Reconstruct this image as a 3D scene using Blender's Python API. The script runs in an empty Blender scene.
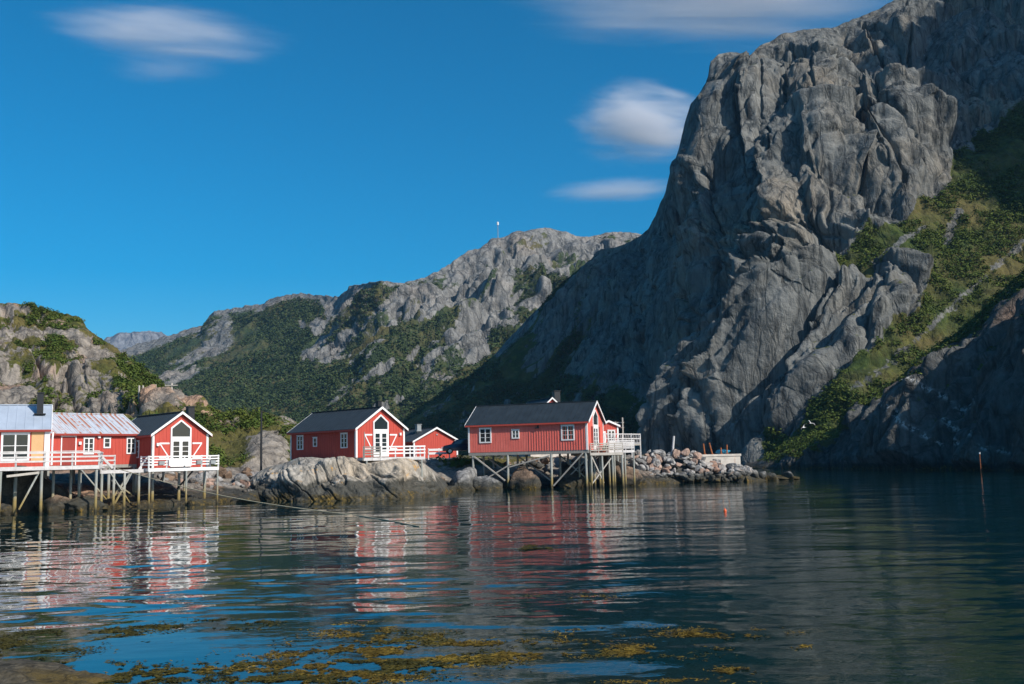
import bpy, math, random
import numpy as np
from mathutils import Vector, Matrix
R = math.radians
random.seed(7); rng = np.random.default_rng(11)
scn = bpy.context.scene
col = scn.collection

# ------------------------------------------------------------------ camera
F_PX = 995.0; CAM_H = 3.1
pit = math.atan(117/F_PX); rol = R(1.3)
Fv = np.array([0, math.cos(pit), math.sin(pit)]); U0 = np.array([0, -math.sin(pit), math.cos(pit)]); R0 = np.array([1., 0, 0])
Rv = R0*math.cos(rol) - U0*math.sin(rol); Uv = U0*math.cos(rol) + R0*math.sin(rol)
C0 = np.array([0, 0, CAM_H])
def rays(px, py):
    px = np.asarray(px, float); py = np.asarray(py, float)
    d = Fv + ((px-512)/F_PX)[..., None]*Rv + ((342-py)/F_PX)[..., None]*Uv
    return d / d[..., 1:2]
def at(px, py, D):                       # a photo direction at a real depth of D metres
    return Vector((C0 + rays(px, py)*D).tolist())
def gp(px, py, z=0.0):                   # where that direction meets level z
    d = rays(px, py); t = (z-CAM_H)/d[2]
    return Vector((C0 + d*t).tolist())
cam = bpy.data.cameras.new('camera'); camo = bpy.data.objects.new('camera', cam); col.objects.link(camo)
cam.sensor_width = 36; cam.lens = F_PX*36/1024; cam.clip_start = .1; cam.clip_end = 30000
camo.matrix_world = Matrix(((Rv[0], Uv[0], -Fv[0], 0), (Rv[1], Uv[1], -Fv[1], 0), (Rv[2], Uv[2], -Fv[2], CAM_H), (0, 0, 0, 1)))
scn.camera = camo

# ------------------------------------------------------------------ light
SUN_AZ, SUN_EL = R(51), R(36)            # azimuth to the right of straight behind the camera
sdir = Vector((math.sin(SUN_AZ)*math.cos(SUN_EL), -math.cos(SUN_AZ)*math.cos(SUN_EL), math.sin(SUN_EL)))
sl = bpy.data.lights.new('sun', 'SUN'); sl.energy = 5.0; sl.angle = R(.53); sl.color = (1, .93, .84)
so = bpy.data.objects.new('sun', sl); col.objects.link(so); so.rotation_euler = sdir.to_track_quat('Z', 'Y').to_euler()
w = bpy.data.worlds.new('World'); scn.world = w; w.use_nodes = True
nt = w.node_tree; nt.nodes.clear()
wo = nt.nodes.new('ShaderNodeOutputWorld'); bg = nt.nodes.new('ShaderNodeBackground'); bg.inputs[1].default_value = .092
sky = nt.nodes.new('ShaderNodeTexSky'); sky.sky_type = 'NISHITA'; sky.sun_disc = False
sky.sun_elevation = SUN_EL; sky.sun_rotation = math.atan2(sdir.x, sdir.y)
sky.air_density = 1.0; sky.dust_density = 1.4; sky.ozone_density = 6.0; sky.altitude = 0
hs = nt.nodes.new('ShaderNodeHueSaturation'); hs.inputs['Hue'].default_value = .481; hs.inputs['Saturation'].default_value = 1.5; hs.inputs['Value'].default_value = 1
gm = nt.nodes.new('ShaderNodeGamma'); gm.inputs[1].default_value = 1.13
nt.links.new(sky.outputs[0], hs.inputs['Color']); nt.links.new(hs.outputs[0], gm.inputs[0]); nt.links.new(gm.outputs[0], bg.inputs[0]); nt.links.new(bg.outputs[0], wo.inputs[0])
scn.view_settings.view_transform = 'Standard'; scn.view_settings.look = 'None'; scn.view_settings.exposure = .12; scn.view_settings.gamma = 1
scn.render.engine = 'CYCLES'; scn.cycles.volume_bounces = 4

# ------------------------------------------------------------------ noise
_perm = rng.permutation(256); _perm = np.concatenate([_perm, _perm, _perm])
_g = rng.normal(size=(256, 3)); _g /= np.linalg.norm(_g, axis=1)[:, None]
def pn(P):
    P = np.asarray(P, float); i = np.floor(P).astype(np.int64); f = P - i; i &= 255
    u = f*f*f*(f*(f*6-15)+10); out = 0
    for dx in (0, 1):
        for dy in (0, 1):
            for dz in (0, 1):
                h = _perm[_perm[_perm[(i[..., 0]+dx) & 255]+((i[..., 1]+dy) & 255)]+((i[..., 2]+dz) & 255)]
                g = _g[h]; v = g[..., 0]*(f[..., 0]-dx)+g[..., 1]*(f[..., 1]-dy)+g[..., 2]*(f[..., 2]-dz)
                wx = u[..., 0] if dx else 1-u[..., 0]; wy = u[..., 1] if dy else 1-u[..., 1]; wz = u[..., 2] if dz else 1-u[..., 2]
                out = out + v*wx*wy*wz
    return out*1.6
def fbm(P, o=4, g=.5):
    s = 0; a = 1
    for k in range(o):
        s = s + a*pn(P*2.03**k+17.3*k); a *= g
    return s
def smooth(x, a, b):
    t = np.clip((x-a)/(b-a), 0, 1); return t*t*(3-2*t)
def blur(A, k, axis):
    if k < 1: return A
    pad = [(0, 0)]*A.ndim; pad[axis] = (k, k); B = np.pad(A, pad, mode='edge'); ker = np.hanning(2*k+3)[1:-1]; ker /= ker.sum()
    return np.apply_along_axis(lambda m: np.convolve(m, ker, 'valid'), axis, B)
def inpoly(x, y, poly):
    c = np.zeros(x.shape, bool); n = len(poly)
    for i in range(n):
        x1, y1 = poly[i]; x2, y2 = poly[(i+1) % n]
        if y1 == y2: continue
        cond = ((y1 > y) != (y2 > y)) & (x < (x2-x1)*(y-y1)/(y2-y1)+x1); c ^= cond
    return c

# ------------------------------------------------------------------ tags & meshes
def tag(o, label=None, cat=None, group=None, kind=None):
    if label: o['label'] = label
    if cat: o['category'] = cat
    if group: o['group'] = group
    if kind: o['kind'] = kind
    return o
def empty(name, loc, rz=0, label=None, cat=None, group=None):
    o = bpy.data.objects.new(name, None); col.objects.link(o); o.location = loc; o.rotation_euler = (0, 0, rz)
    return tag(o, label, cat, group)
def mk(name, V, Fc, mat, parent=None, smooth_=False, loc=None):
    me = bpy.data.meshes.new(name)
    if isinstance(Fc, np.ndarray):
        V = np.asarray(V, np.float32); n, k = Fc.shape
        me.vertices.add(len(V)); me.vertices.foreach_set('co', V.ravel())
        me.loops.add(n*k); me.loops.foreach_set('vertex_index', Fc.astype(np.int32).ravel())
        me.polygons.add(n); me.polygons.foreach_set('loop_start', np.arange(0, n*k, k, dtype=np.int32)); me.polygons.foreach_set('loop_total', np.full(n, k, dtype=np.int32))
        me.update(calc_edges=True)
    else:
        me.from_pydata([tuple(v) for v in V], [], Fc); me.update()
    if smooth_: me.polygons.foreach_set('use_smooth', np.ones(len(me.polygons), bool))
    if mat: me.materials.append(mat)
    o = bpy.data.objects.new(name, me); col.objects.link(o)
    if parent: o.parent = parent
    if loc is not None: o.location = loc
    return o
class MB:
    def __init__(s): s.v = []; s.f = []
    def hexa(s, pts):
        b = len(s.v); s.v += [Vector(p) for p in pts]
        s.f += [[b+i for i in q] for q in ((0, 3, 2, 1), (4, 5, 6, 7), (0, 1, 5, 4), (1, 2, 6, 5), (2, 3, 7, 6), (3, 0, 4, 7))]
    def box(s, a, b):
        x0, y0, z0 = a; x1, y1, z1 = b
        s.hexa([(x0, y0, z0), (x1, y0, z0), (x1, y1, z0), (x0, y1, z0), (x0, y0, z1), (x1, y0, z1), (x1, y1, z1), (x0, y1, z1)]); return s
    def bar(s, p, q, w, h=None, up=(0, 0, 1)):
        p = Vector(p); q = Vector(q); h = h or w; d = (q-p).normalized(); u = Vector(up)
        if abs(d.dot(u)) > .95: u = Vector((0, 1, 0))
        r = d.cross(u).normalized()*w/2; u = r.cross(d).normalized()*h/2
        s.hexa([p-r-u, p+r-u, q+r-u, q-r-u, p-r+u, p+r+u, q+r+u, q-r+u]); return s
    def tube(s, pts, r, n=8, cap=True):
        pts = [Vector(p) for p in pts]; rr = r if isinstance(r, (list, tuple)) else [r]*len(pts); b = len(s.v)
        for i, p in enumerate(pts):
            d = (pts[min(i+1, len(pts)-1)]-pts[max(i-1, 0)]).normalized(); a = Vector((1, 0, 0)) if abs(d.x) < .9 else Vector((0, 1, 0))
            x = d.cross(a).normalized(); y = d.cross(x)
            for k in range(n):
                t = 2*math.pi*k/n; s.v.append(p+(x*math.cos(t)+y*math.sin(t))*rr[i])
        for i in range(len(pts)-1):
            for k in range(n):
                k2 = (k+1) % n; s.f.append([b+i*n+k, b+i*n+k2, b+(i+1)*n+k2, b+(i+1)*n+k])
        if cap: s.f.append([b+k for k in range(n)][::-1]); s.f.append([b+(len(pts)-1)*n+k for k in range(n)])
        return s
    def prism(s, poly, fn):              # poly in (u,v); fn(u,v,w) -> point ; w=0 / 1
        b = len(s.v); n = len(poly)
        s.v += [Vector(fn(u, v, 0)) for u, v in poly]+[Vector(fn(u, v, 1)) for u, v in poly]
        s.f.append([b+i for i in range(n)][::-1]); s.f.append([b+n+i for i in range(n)])
        for i in range(n): s.f.append([b+i, b+(i+1) % n, b+n+(i+1) % n, b+n+i])
        return s
    def build(s, name, mat, parent=None, sm=False):
        o = mk(name, s.v, s.f, mat, parent, sm)
        import bmesh
        bm = bmesh.new(); bm.from_mesh(o.data); bmesh.ops.recalc_face_normals(bm, faces=bm.faces); bm.to_mesh(o.data); bm.free()
        return o

# ------------------------------------------------------------------ materials
def newmat(name):
    m = bpy.data.materials.new(name); m.use_nodes = True; n = m.node_tree; b = n.nodes['Principled BSDF']; return m, n, b
class NT:
    def __init__(s, n): s.n = n
    def node(s, t, **k):
        x = s.n.nodes.new(t)
        for a, v in k.items(): setattr(x, a, v)
        return x
    def link(s, a, b): s.n.links.new(a, b)
    def coord(s, scale=(1, 1, 1), rot=(0, 0, 0), kind='geo'):
        if kind == 'geo': c = s.node('ShaderNodeNewGeometry').outputs['Position']
        else: c = s.node('ShaderNodeTexCoord').outputs['Object']
        m = s.node('ShaderNodeMapping'); m.vector_type = 'POINT'; m.inputs['Scale'].default_value = scale; m.inputs['Rotation'].default_value = rot
        s.link(c, m.inputs[0]); return m.outputs[0]
    def noise(s, co, sc, det=6, rough=.55, dist=0):
        x = s.node('ShaderNodeTexNoise'); x.inputs['Scale'].default_value = sc; x.inputs['Detail'].default_value = det; x.inputs['Roughness'].default_value = rough; x.inputs['Distortion'].default_value = dist
        s.link(co, x.inputs['Vector']); return x.outputs['Fac']
    def ramp(s, f, stops):
        r = s.node('ShaderNodeValToRGB'); e = r.color_ramp.elements
        while len(e) < len(stops): e.new(.5)
        for q, (p, c) in zip(e, stops): q.position = p; q.color = (*c, 1) if len(c) == 3 else c
        s.link(f, r.inputs[0]); return r.outputs[0]
    def fr(s, f, a, b, c=0., d=1.):
        r = s.node('ShaderNodeMapRange'); r.inputs[1].default_value = a; r.inputs[2].default_value = b; r.inputs[3].default_value = c; r.inputs[4].default_value = d
        s.link(f, r.inputs[0]); return r.outputs[0]
    def mix(s, f, a, b, mode='MIX'):
        x = s.node('ShaderNodeMix', data_type='RGBA', blend_type=mode)
        for v, i in ((f, 0), (a, 6), (b, 7)):
            if isinstance(v, (int, float)): x.inputs[i].default_value = v
            elif isinstance(v, tuple): x.inputs[i].default_value = (*v, 1)
            else: s.link(v, x.inputs[i])
        return x.outputs[2]
    def math(s, op, a, b=0.):
        x = s.node('ShaderNodeMath', operation=op)
        for v, i in ((a, 0), (b, 1)):
            if isinstance(v, (int, float)): x.inputs[i].default_value = v
            else: s.link(v, x.inputs[i])
        return x.outputs[0]
    def bump(s, h, st, d, bs):
        x = s.node('ShaderNodeBump'); x.inputs['Strength'].default_value = st; x.inputs['Distance'].default_value = d
        s.link(h, x.inputs['Height']); s.link(x.outputs[0], bs.inputs['Normal'])

def rock_mat(name, sc=1., dark=(.10, .105, .11), light=(.33, .32, .30), warm=(.36, .28, .22), warm_amt=.25, tide=False, zs=.35, bumpd=.6, lichen=False, tideh=.8, wetk=.5, tilt=0., grassa=(.035, .05, .012), grassb=(.12, .13, .03), streak=.6, stain=.6):
    m, n, b = newmat(name); t = NT(n)
    co = t.coord((1, 1, zs), (0, tilt, 0)); iso = t.coord()
    n1 = t.noise(co, .09*sc, 8, .62, .4); n2 = t.noise(co, .5*sc, 8, .65, .3); n3 = t.noise(iso, .035*sc, 4, .5)
    c = t.ramp(n2, [(.3, dark), (.52, tuple((a+b_)/2 for a, b_ in zip(dark, light))), (.72, light)])
    c = t.mix(t.fr(n1, .3, .7, 0, streak), c, t.ramp(n1, [(.35, tuple(a*.55 for a in dark)), (.6, light)]))
    c = t.mix(t.math('MULTIPLY', t.fr(n3, .52, .72), warm_amt*2), c, warm)
    st = t.noise(t.coord((1, 1, .06), (0, tilt, 0)), .42*sc, 6, .65)     # run-off stains down the face
    c = t.mix(t.fr(st, .53, .66, 0, stain), c, tuple(a*.4 for a in dark))
    st2 = t.noise(t.coord((1, 1, .05), (0, tilt, 0)), 1.1*sc, 4, .6); c = t.mix(t.fr(st2, .55, .70, 0, stain*.45), c, tuple(min(1, a*1.25) for a in light))
    v = t.node('ShaderNodeTexVoronoi', feature='DISTANCE_TO_EDGE'); v.inputs['Scale'].default_value = .16*sc; v.inputs['Detail'].default_value = 3; v.inputs['Roughness'].default_value = .7
    wv = t.node('ShaderNodeVectorMath', operation='ADD'); nw = t.node('ShaderNodeTexNoise'); nw.inputs['Scale'].default_value = .12*sc; t.link(co, nw.inputs['Vector'])
    sv = t.node('ShaderNodeVectorMath', operation='SCALE'); sv.inputs['Scale'].default_value = 9./sc; t.link(nw.outputs['Color'], sv.inputs[0]); t.link(co, wv.inputs[0]); t.link(sv.outputs[0], wv.inputs[1]); t.link(wv.outputs[0], v.inputs['Vector'])
    crack = t.fr(v.outputs['Distance'], 0, .045)
    v2 = t.node('ShaderNodeTexVoronoi', feature='DISTANCE_TO_EDGE'); v2.inputs['Scale'].default_value = .62*sc; v2.inputs['Detail'].default_value = 2; t.link(wv.outputs[0], v2.inputs['Vector'])
    crack2 = t.fr(v2.outputs['Distance'], 0, .05); c = t.mix(t.math('MULTIPLY', t.fr(crack2, 0, 1, .35, 0), t.fr(n3, .5, .6)), c, tuple(a*.3 for a in dark))
    c = t.mix(t.fr(crack, 0, 1, .55, 0), c, tuple(a*.3 for a in dark))
    if lichen:
        ln = t.noise(iso, 1.1, 5, .7); c = t.mix(t.fr(ln, .60, .68, 0, .85), c, (.55, .27, .03))
    at_ = t.node('ShaderNodeAttribute', attribute_name='veg'); g1 = t.noise(iso, .45*sc, 8, .7); g2 = t.noise(iso, .05*sc, 4, .6)
    gc = t.ramp(g1, [(.32, tuple(a*.6 for a in grassa)), (.5, grassa), (.7, grassb)])
    gc = t.mix(t.fr(g2, .4, .65, 0, .6), gc, (.15, .11, .04))
    vm = t.fr(t.math('ADD', at_.outputs['Fac'], t.math('MULTIPLY', t.math('SUBTRACT', g1, .5), 1.6)), .42, .58)
    c = t.mix(vm, c, gc)
    gu = t.node('ShaderNodeAttribute', attribute_name='guano')
    gn = t.noise(t.coord((1, 1, .8), (0, .9, 0)), 1.2, 5, .7); c = t.mix(t.math('MULTIPLY', gu.outputs['Fac'], t.fr(gn, .5, .56)), c, (.75, .74, .7))
    if tide:
        z = t.node('ShaderNodeSeparateXYZ'); t.link(t.node('ShaderNodeNewGeometry').outputs['Position'], z.inputs[0])
        zn = t.math('ADD', z.outputs['Z'], t.math('MULTIPLY', t.math('SUBTRACT', t.noise(iso, .6, 5, .65), .5), 2.0*tideh))
        c = t.mix(t.fr(zn, tideh, tideh+.45, .92, 0), c, t.ramp(n2, [(.35, (.022, .024, .020)), (.7, (.07, .068, .055))]))
        wn = t.noise(iso, 3.5, 4, .7); wc = t.ramp(wn, [(.4, (.025, .02, .008)), (.55, (.07, .05, .012)), (.68, (.26, .16, .025))])
        c = t.mix(t.math('MULTIPLY', t.fr(zn, .25, .65, 1, 0), t.fr(t.noise(iso, .45, 3, .6), .42, .6, .25, wetk+.4)), c, wc)
    t.link(c, b.inputs['Base Color']); b.inputs['Roughness'].default_value = .9; b.inputs['Specular IOR Level'].default_value = .25
    hb = t.math('ADD', t.math('ADD', t.math('MULTIPLY', t.noise(iso, .7*sc, 9, .68), .8), t.math('MULTIPLY', t.noise(co, .35*sc, 5, .6), .4)), t.math('ADD', t.math('MULTIPLY', crack, .35), t.math('MULTIPLY', crack2, .04)))
    t.bump(hb, 1.0, bumpd*1.3, b)
    return m

def simple(name, c, rough=.6, metal=0, var=.15, sc=3., spec=.4, bump=0.):
    m, n, b = newmat(name); t = NT(n); co = t.coord(kind='obj')
    f = t.noise(co, sc, 6, .6); a = tuple(x*(1-var) for x in c); d = tuple(min(1, x*(1+var)) for x in c)
    t.link(t.ramp(f, [(.3, a), (.7, d)]), b.inputs['Base Color']); b.inputs['Roughness'].default_value = rough; b.inputs['Metallic'].default_value = metal; b.inputs['Specular IOR Level'].default_value = spec
    if bump: t.bump(t.noise(co, sc*6, 4, .6), .5, bump, b)
    return m
def weathered(name, c, c2, rough=.6, amt=.5, vs=(9, 9, .6)):
    """painted board: streaks along the height and worn patches"""
    m, n, b = newmat(name); t = NT(n); co = t.coord(vs, kind='obj'); iso = t.coord(kind='obj')
    f = t.noise(co, 1, 5, .6); g = t.noise(iso, 1.1, 6, .65)
    cc = t.mix(t.fr(f, .3, .75, 0, amt), c, c2); cc = t.mix(t.fr(g, .55, .75, 0, amt*.8), cc, tuple(x*.72 for x in c))
    t.link(cc, b.inputs['Base Color']); b.inputs['Roughness'].default_value = rough; b.inputs['Specular IOR Level'].default_value = .3
    t.bump(f, .4, .01, b)
    return m
M = {}
M['red'] = weathered('red_paint', (.44, .054, .036), (.53, .10, .066), amt=.65)
M['red_faded'] = weathered('faded_red_paint', (.68, .135, .10), (.80, .22, .17), amt=.8)
M['red_dark'] = weathered('oxide_red_paint', (.26, .035, .025), (.34, .06, .04))
M['white'] = weathered('white_paint', (.80, .79, .77), (.62, .60, .57), amt=.35)
M['white_worn'] = weathered('worn_white_paint', (.66, .64, .62), (.38, .35, .33), amt=.7, vs=(3, 3, 3))
M['ply'] = weathered('plywood', (.58, .34, .15), (.68, .44, .23), amt=.6, vs=(2, 2, 1))
M['slate'] = simple('dark_roof_sheet', (.022, .030, .036), .55, 0, .25, 1.2)
M['zinc'] = simple('zinc_roof', (.40, .46, .54), .5, .15, .12, .7)
M['black'] = simple('black_metal', (.015, .016, .018), .45)
M['grey'] = simple('grey_metal', (.25, .27, .27), .6)
M['wood'] = weathered('weathered_timber', (.34, .32, .28), (.20, .19, .17), amt=.8, vs=(6, 6, 1))
M['pile'] = None
M['woodw'] = weathered('pale_timber', (.50, .46, .40), (.30, .27, .23), amt=.8, vs=(3, 3, 2))
M['lamp'] = simple('lamp_white', (.75, .75, .72), .4)
M['rust'] = simple('rusty_iron', (.28, .09, .03), .9, 0, .4, 6)
M['rope'] = simple('rope_fibre', (.45, .38, .25), .95, 0, .2, 8)
M['blue'] = simple('blue_tarpaulin', (.02, .22, .35), .6, 0, .3, 4)
M['orange'] = simple('orange_plastic', (.8, .12, .03), .4, 0, .1)
M['pot'] = simple('clay_pot', (.4, .14, .08), .8)
M['car'] = simple('dark_blue_car_paint', (.008, .02, .045), .18, .3, .05, 1, .6)
M['tyre'] = simple('tyre_rubber', (.015, .015, .015), .9)
M['rim'] = simple('wheel_rim', (.35, .36, .37), .3, .8)
M['redlens'] = simple('lamp_lens', (.35, .02, .02), .2)
def glass_mat():
    m, n, b = newmat('window_glass'); b.inputs['Base Color'].default_value = (.02, .03, .032, 1); b.inputs['Roughness'].default_value = .06; b.inputs['Specular IOR Level'].default_value = .8
    t = NT(n); t.bump(t.noise(t.coord(kind='obj'), 1.5, 2), .15, .02, b); return m
M['glass'] = glass_mat()
def pile_mat():
    m, n, b = newmat('pile_timber'); t = NT(n); z = t.node('ShaderNodeSeparateXYZ'); g = t.node('ShaderNodeNewGeometry'); t.link(g.outputs['Position'], z.inputs[0])
    f = t.noise(t.coord((6, 6, .7)), 1, 5, .6); c = t.ramp(f, [(.3, (.20, .22, .20)), (.7, (.42, .42, .38))])
    zn = t.math('ADD', z.outputs['Z'], t.math('MULTIPLY', t.noise(t.coord(), 1.5), .8))
    c = t.mix(t.fr(zn, 1.2, 2.2, 1, 0), c, (.27, .20, .07)); c = t.mix(t.fr(zn, .5, 1.1, 1, 0), c, (.035, .03, .015))
    t.link(c, b.inputs['Base Color']); b.inputs['Roughness'].default_value = .85; return m
M['pile'] = pile_mat()
def rustroof():
    m, n, b = newmat('rusty_roof_sheet'); t = NT(n); co = t.coord((1, 1, 1), kind='obj')
    s = t.node('ShaderNodeSeparateXYZ'); t.link(co, s.inputs[0])
    # sheets 0.45 m wide run down the slope; rust differs from sheet to sheet
    k = t.math('FLOOR', t.math('DIVIDE', s.outputs['Y'], .42)); cb = t.node('ShaderNodeCombineXYZ'); t.link(k, cb.inputs['X'])
    t.link(t.math('MULTIPLY', s.outputs['X'], .17), cb.inputs['Y']); cb.inputs['Z'].default_value = 3.7
    sh = t.noise(cb.outputs[0], 1.37, 5, .8); fine = t.noise(co, 5, 6, .7)
    msk = t.fr(t.math('ADD', sh, t.math('MULTIPLY', t.math('SUBTRACT', fine, .5), .3)), .47, .55)
    fr_ = t.math('FRACT', t.math('DIVIDE', s.outputs['Y'], .42)); edge = t.fr(t.math('ABSOLUTE', t.math('SUBTRACT', fr_, .5)),   .14, .30, 1, 0)
    c = t.mix(t.math('MULTIPLY', msk, edge), (.46, .49, .54), t.ramp(fine, [(.35, (.28, .075, .025)), (.7, (.45, .17, .07))]))
    t.link(c, b.inputs['Base Color']); b.inputs['Roughness'].default_value = .6; return m
M['rustroof'] = rustroof()
def conc():
    m, n, b = newmat('quay_concrete'); t = NT(n); co = t.coord((1, 1, .15)); iso = t.coord()
    c = t.ramp(t.noise(iso, 1.2, 8, .65), [(.3, (.42, .38, .33)), (.7, (.64, .58, .50))])
    c = t.mix(t.fr(t.noise(co, 1.1, 4, .6), .55, .65, 0, .7), c, (.35, .14, .06))
    z = t.node('ShaderNodeSeparateXYZ'); t.link(iso, z.inputs[0]); c = t.mix(t.fr(z.outputs['Z'], .6, 1.1, 1, 0), c, (.03, .03, .025))
    t.link(c, b.inputs['Base Color']); b.inputs['Roughness'].default_value = .9; t.bump(t.noise(iso, 3, 6), .6, .05, b); return m
M['concrete'] = conc()
def leafmat(name, a, b_, c_, sc):
    m, n, b = newmat(name); t = NT(n); f = t.math('ADD', t.math('MULTIPLY', t.noise(t.coord(), sc, 5, .75), .6), t.math('MULTIPLY', t.noise(t.coord(), sc*.13, 4, .7), .4)); t.link(t.ramp(f, [(.36, a), (.5, b_), (.64, c_)]), b.inputs['Base Color'])
    b.inputs['Roughness'].default_value = .75; b.inputs['Specular IOR Level'].default_value = .15; return m
M['shrub'] = leafmat('shrub_leaves', (.030, .055, .010), (.068, .100, .016), (.14, .155, .03), .9)
M['forest'] = leafmat('birch_forest', (.030, .052, .020), (.048, .074, .025), (.085, .108, .034), .2)
M['weed'] = leafmat('bladder_wrack', (.04, .028, .006), (.12, .08, .013), (.30, .20, .03), 3.2)
M['weed_dark'] = leafmat('dark_wrack', (.02, .022, .006), (.05, .045, .01), (.12, .09, .015), 3)
# ------------------------------------------------------------------ terrain sheets: lattices of real points (direction, distance)
def sheet(name, mat, keys, skyl, xs, nrow, disp, vegf=None, back=((6, .99), (25, .93), (70, .8), (160, .55)), bx=6, by=6, tfrac=None, guanof=None):
    xs = np.asarray(xs, float); kx = [k[0] for k in keys]; mr = len(keys[0][1])
    KY = np.array([[p[0] for p in k[1]] for k in keys], float); KD = np.array([[p[1] for p in k[1]] for k in keys], float)
    yt = np.interp(xs, [p[0] for p in skyl], [p[1] for p in skyl])
    Y = np.stack([np.interp(xs, kx, KY[:, j]) for j in range(mr)], 1); D = np.stack([np.interp(xs, kx, KD[:, j]) for j in range(mr)], 1)
    Y[:, -1] = yt
    for j in range(mr-2, 0, -1): Y[:, j] = np.maximum(Y[:, j], Y[:, j+1]+1)
    tk = np.linspace(0, 1, mr) if tfrac is None else np.array(tfrac); tt = np.linspace(0, 1, nrow)
    YY = np.stack([np.interp(tt, tk, Y[i]) for i in range(len(xs))]); DD = np.stack([np.interp(tt, tk, D[i]) for i in range(len(xs))])
    DD = blur(blur(DD, bx, 0), by, 1)
    XX = np.repeat(xs[:, None], nrow, 1)
    P = C0 + rays(XX, YY)*DD[..., None]
    du = np.gradient(P, axis=0); dv = np.gradient(P, axis=1); N = np.cross(du, dv); N /= np.linalg.norm(N, axis=2)[..., None]+1e-9
    out = P - C0; s = np.sign((N*out).sum(2)); N = -N*np.where(s == 0, 1, s)[..., None]          # outward = towards the viewer's side
    h = disp(P, XX, YY)                                                                            # metres of relief
    P = P + N*h[..., None]
    du = np.gradient(P, axis=0); dv = np.gradient(P, axis=1); N2 = np.cross(du, dv); N2 /= np.linalg.norm(N2, axis=2)[..., None]+1e-9
    N2 *= np.where((N2*(P-C0)).sum(2) > 0, -1, 1)[..., None]
    veg = np.zeros(XX.shape) if vegf is None else vegf(P, N2, XX, YY)
    gu = np.zeros(XX.shape) if guanof is None else guanof(P, N2, XX, YY)
    n = len(xs); sk_ = P[:, :1].copy(); v_ = (C0-sk_)*np.array([1, 1, 0]); sk_ += v_/np.linalg.norm(v_, axis=2)[..., None]*.8; sk_[..., 2] = np.minimum(sk_[..., 2]-4, -2.5)
    Pf = [sk_, P]; last = P[:, -1]
    hd = (last-C0)*np.array([1, 1, 0]); hd /= np.linalg.norm(hd, axis=1)[:, None]
    for dist, fz in back:
        q = last + hd*dist; q[:, 2] = last[:, 2]*fz + fbm(q/20, 2)*min(dist*.05, 3); Pf.append(q[:, None])
    A = np.concatenate(Pf, 1); nr = A.shape[1]
    veg = np.concatenate([veg[:, :1], veg, np.repeat(veg[:, -1:], nr-nrow-1, 1)], 1); gu = np.concatenate([gu[:, :1]*0, gu, np.zeros((n, nr-nrow-1))], 1)
    idx = np.arange(n*nr).reshape(n, nr); q = np.stack([idx[:-1, :-1], idx[1:, :-1], idx[1:, 1:], idx[:-1, 1:]], -1).reshape(-1, 4)
    o = mk(name, A.reshape(-1, 3), q, mat, None, name in ('distant_mountain',))
    for nm, arr in (('veg', veg), ('guano', gu)):
        a = o.data.attributes.new(nm, 'FLOAT', 'POINT'); a.data.foreach_set('value', arr.astype(np.float32).ravel())
    tag(o, kind='structure')
    return o, P, N2, veg[:, 1:nrow+1], XX, YY
def S3(P, z=1, tilt=0.):
    x = P[..., 0]+P[..., 2]*tilt; return np.stack([x, P[..., 1], P[..., 2]*z], -1)
def billow(Q, sc, w=0):
    return np.abs(pn(Q/sc + w))*2.2

# ---- 1. big granite mountain with its shaded spur
def crease(X, Y, line, w, dep, side=0, fall=14.):
    """a crack (or a buttress edge: the side that stands proud) traced along the rock"""
    best = np.full(X.shape, 1e9); sg = np.zeros(X.shape)
    nx = X+fbm(np.stack([X/9, Y/9, X*0+3], -1), 3)*2.2; ny = Y+fbm(np.stack([X/9, Y/9, X*0+8], -1), 3)*2.2
    for (x1, y1), (x2, y2) in zip(line[:-1], line[1:]):
        dx, dy = x2-x1, y2-y1; t = np.clip(((nx-x1)*dx+(ny-y1)*dy)/(dx*dx+dy*dy), 0, 1); ex, ey = nx-x1-t*dx, ny-y1-t*dy; d = np.hypot(ex, ey)
        m = d < best; best = np.where(m, d, best); sg = np.where(m, np.sign(dx*ey-dy*ex), sg)
    h = -dep*np.exp(-(best/w)**2)
    if side: h = h+np.where(sg > 0, 1, 0)*abs(side)*np.exp(-best/fall)*smooth(best, 0, 2.5) if side > 0 else h+np.where(sg < 0, 1, 0)*abs(side)*np.exp(-best/fall)*smooth(best, 0, 2.5)
    return h
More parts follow.
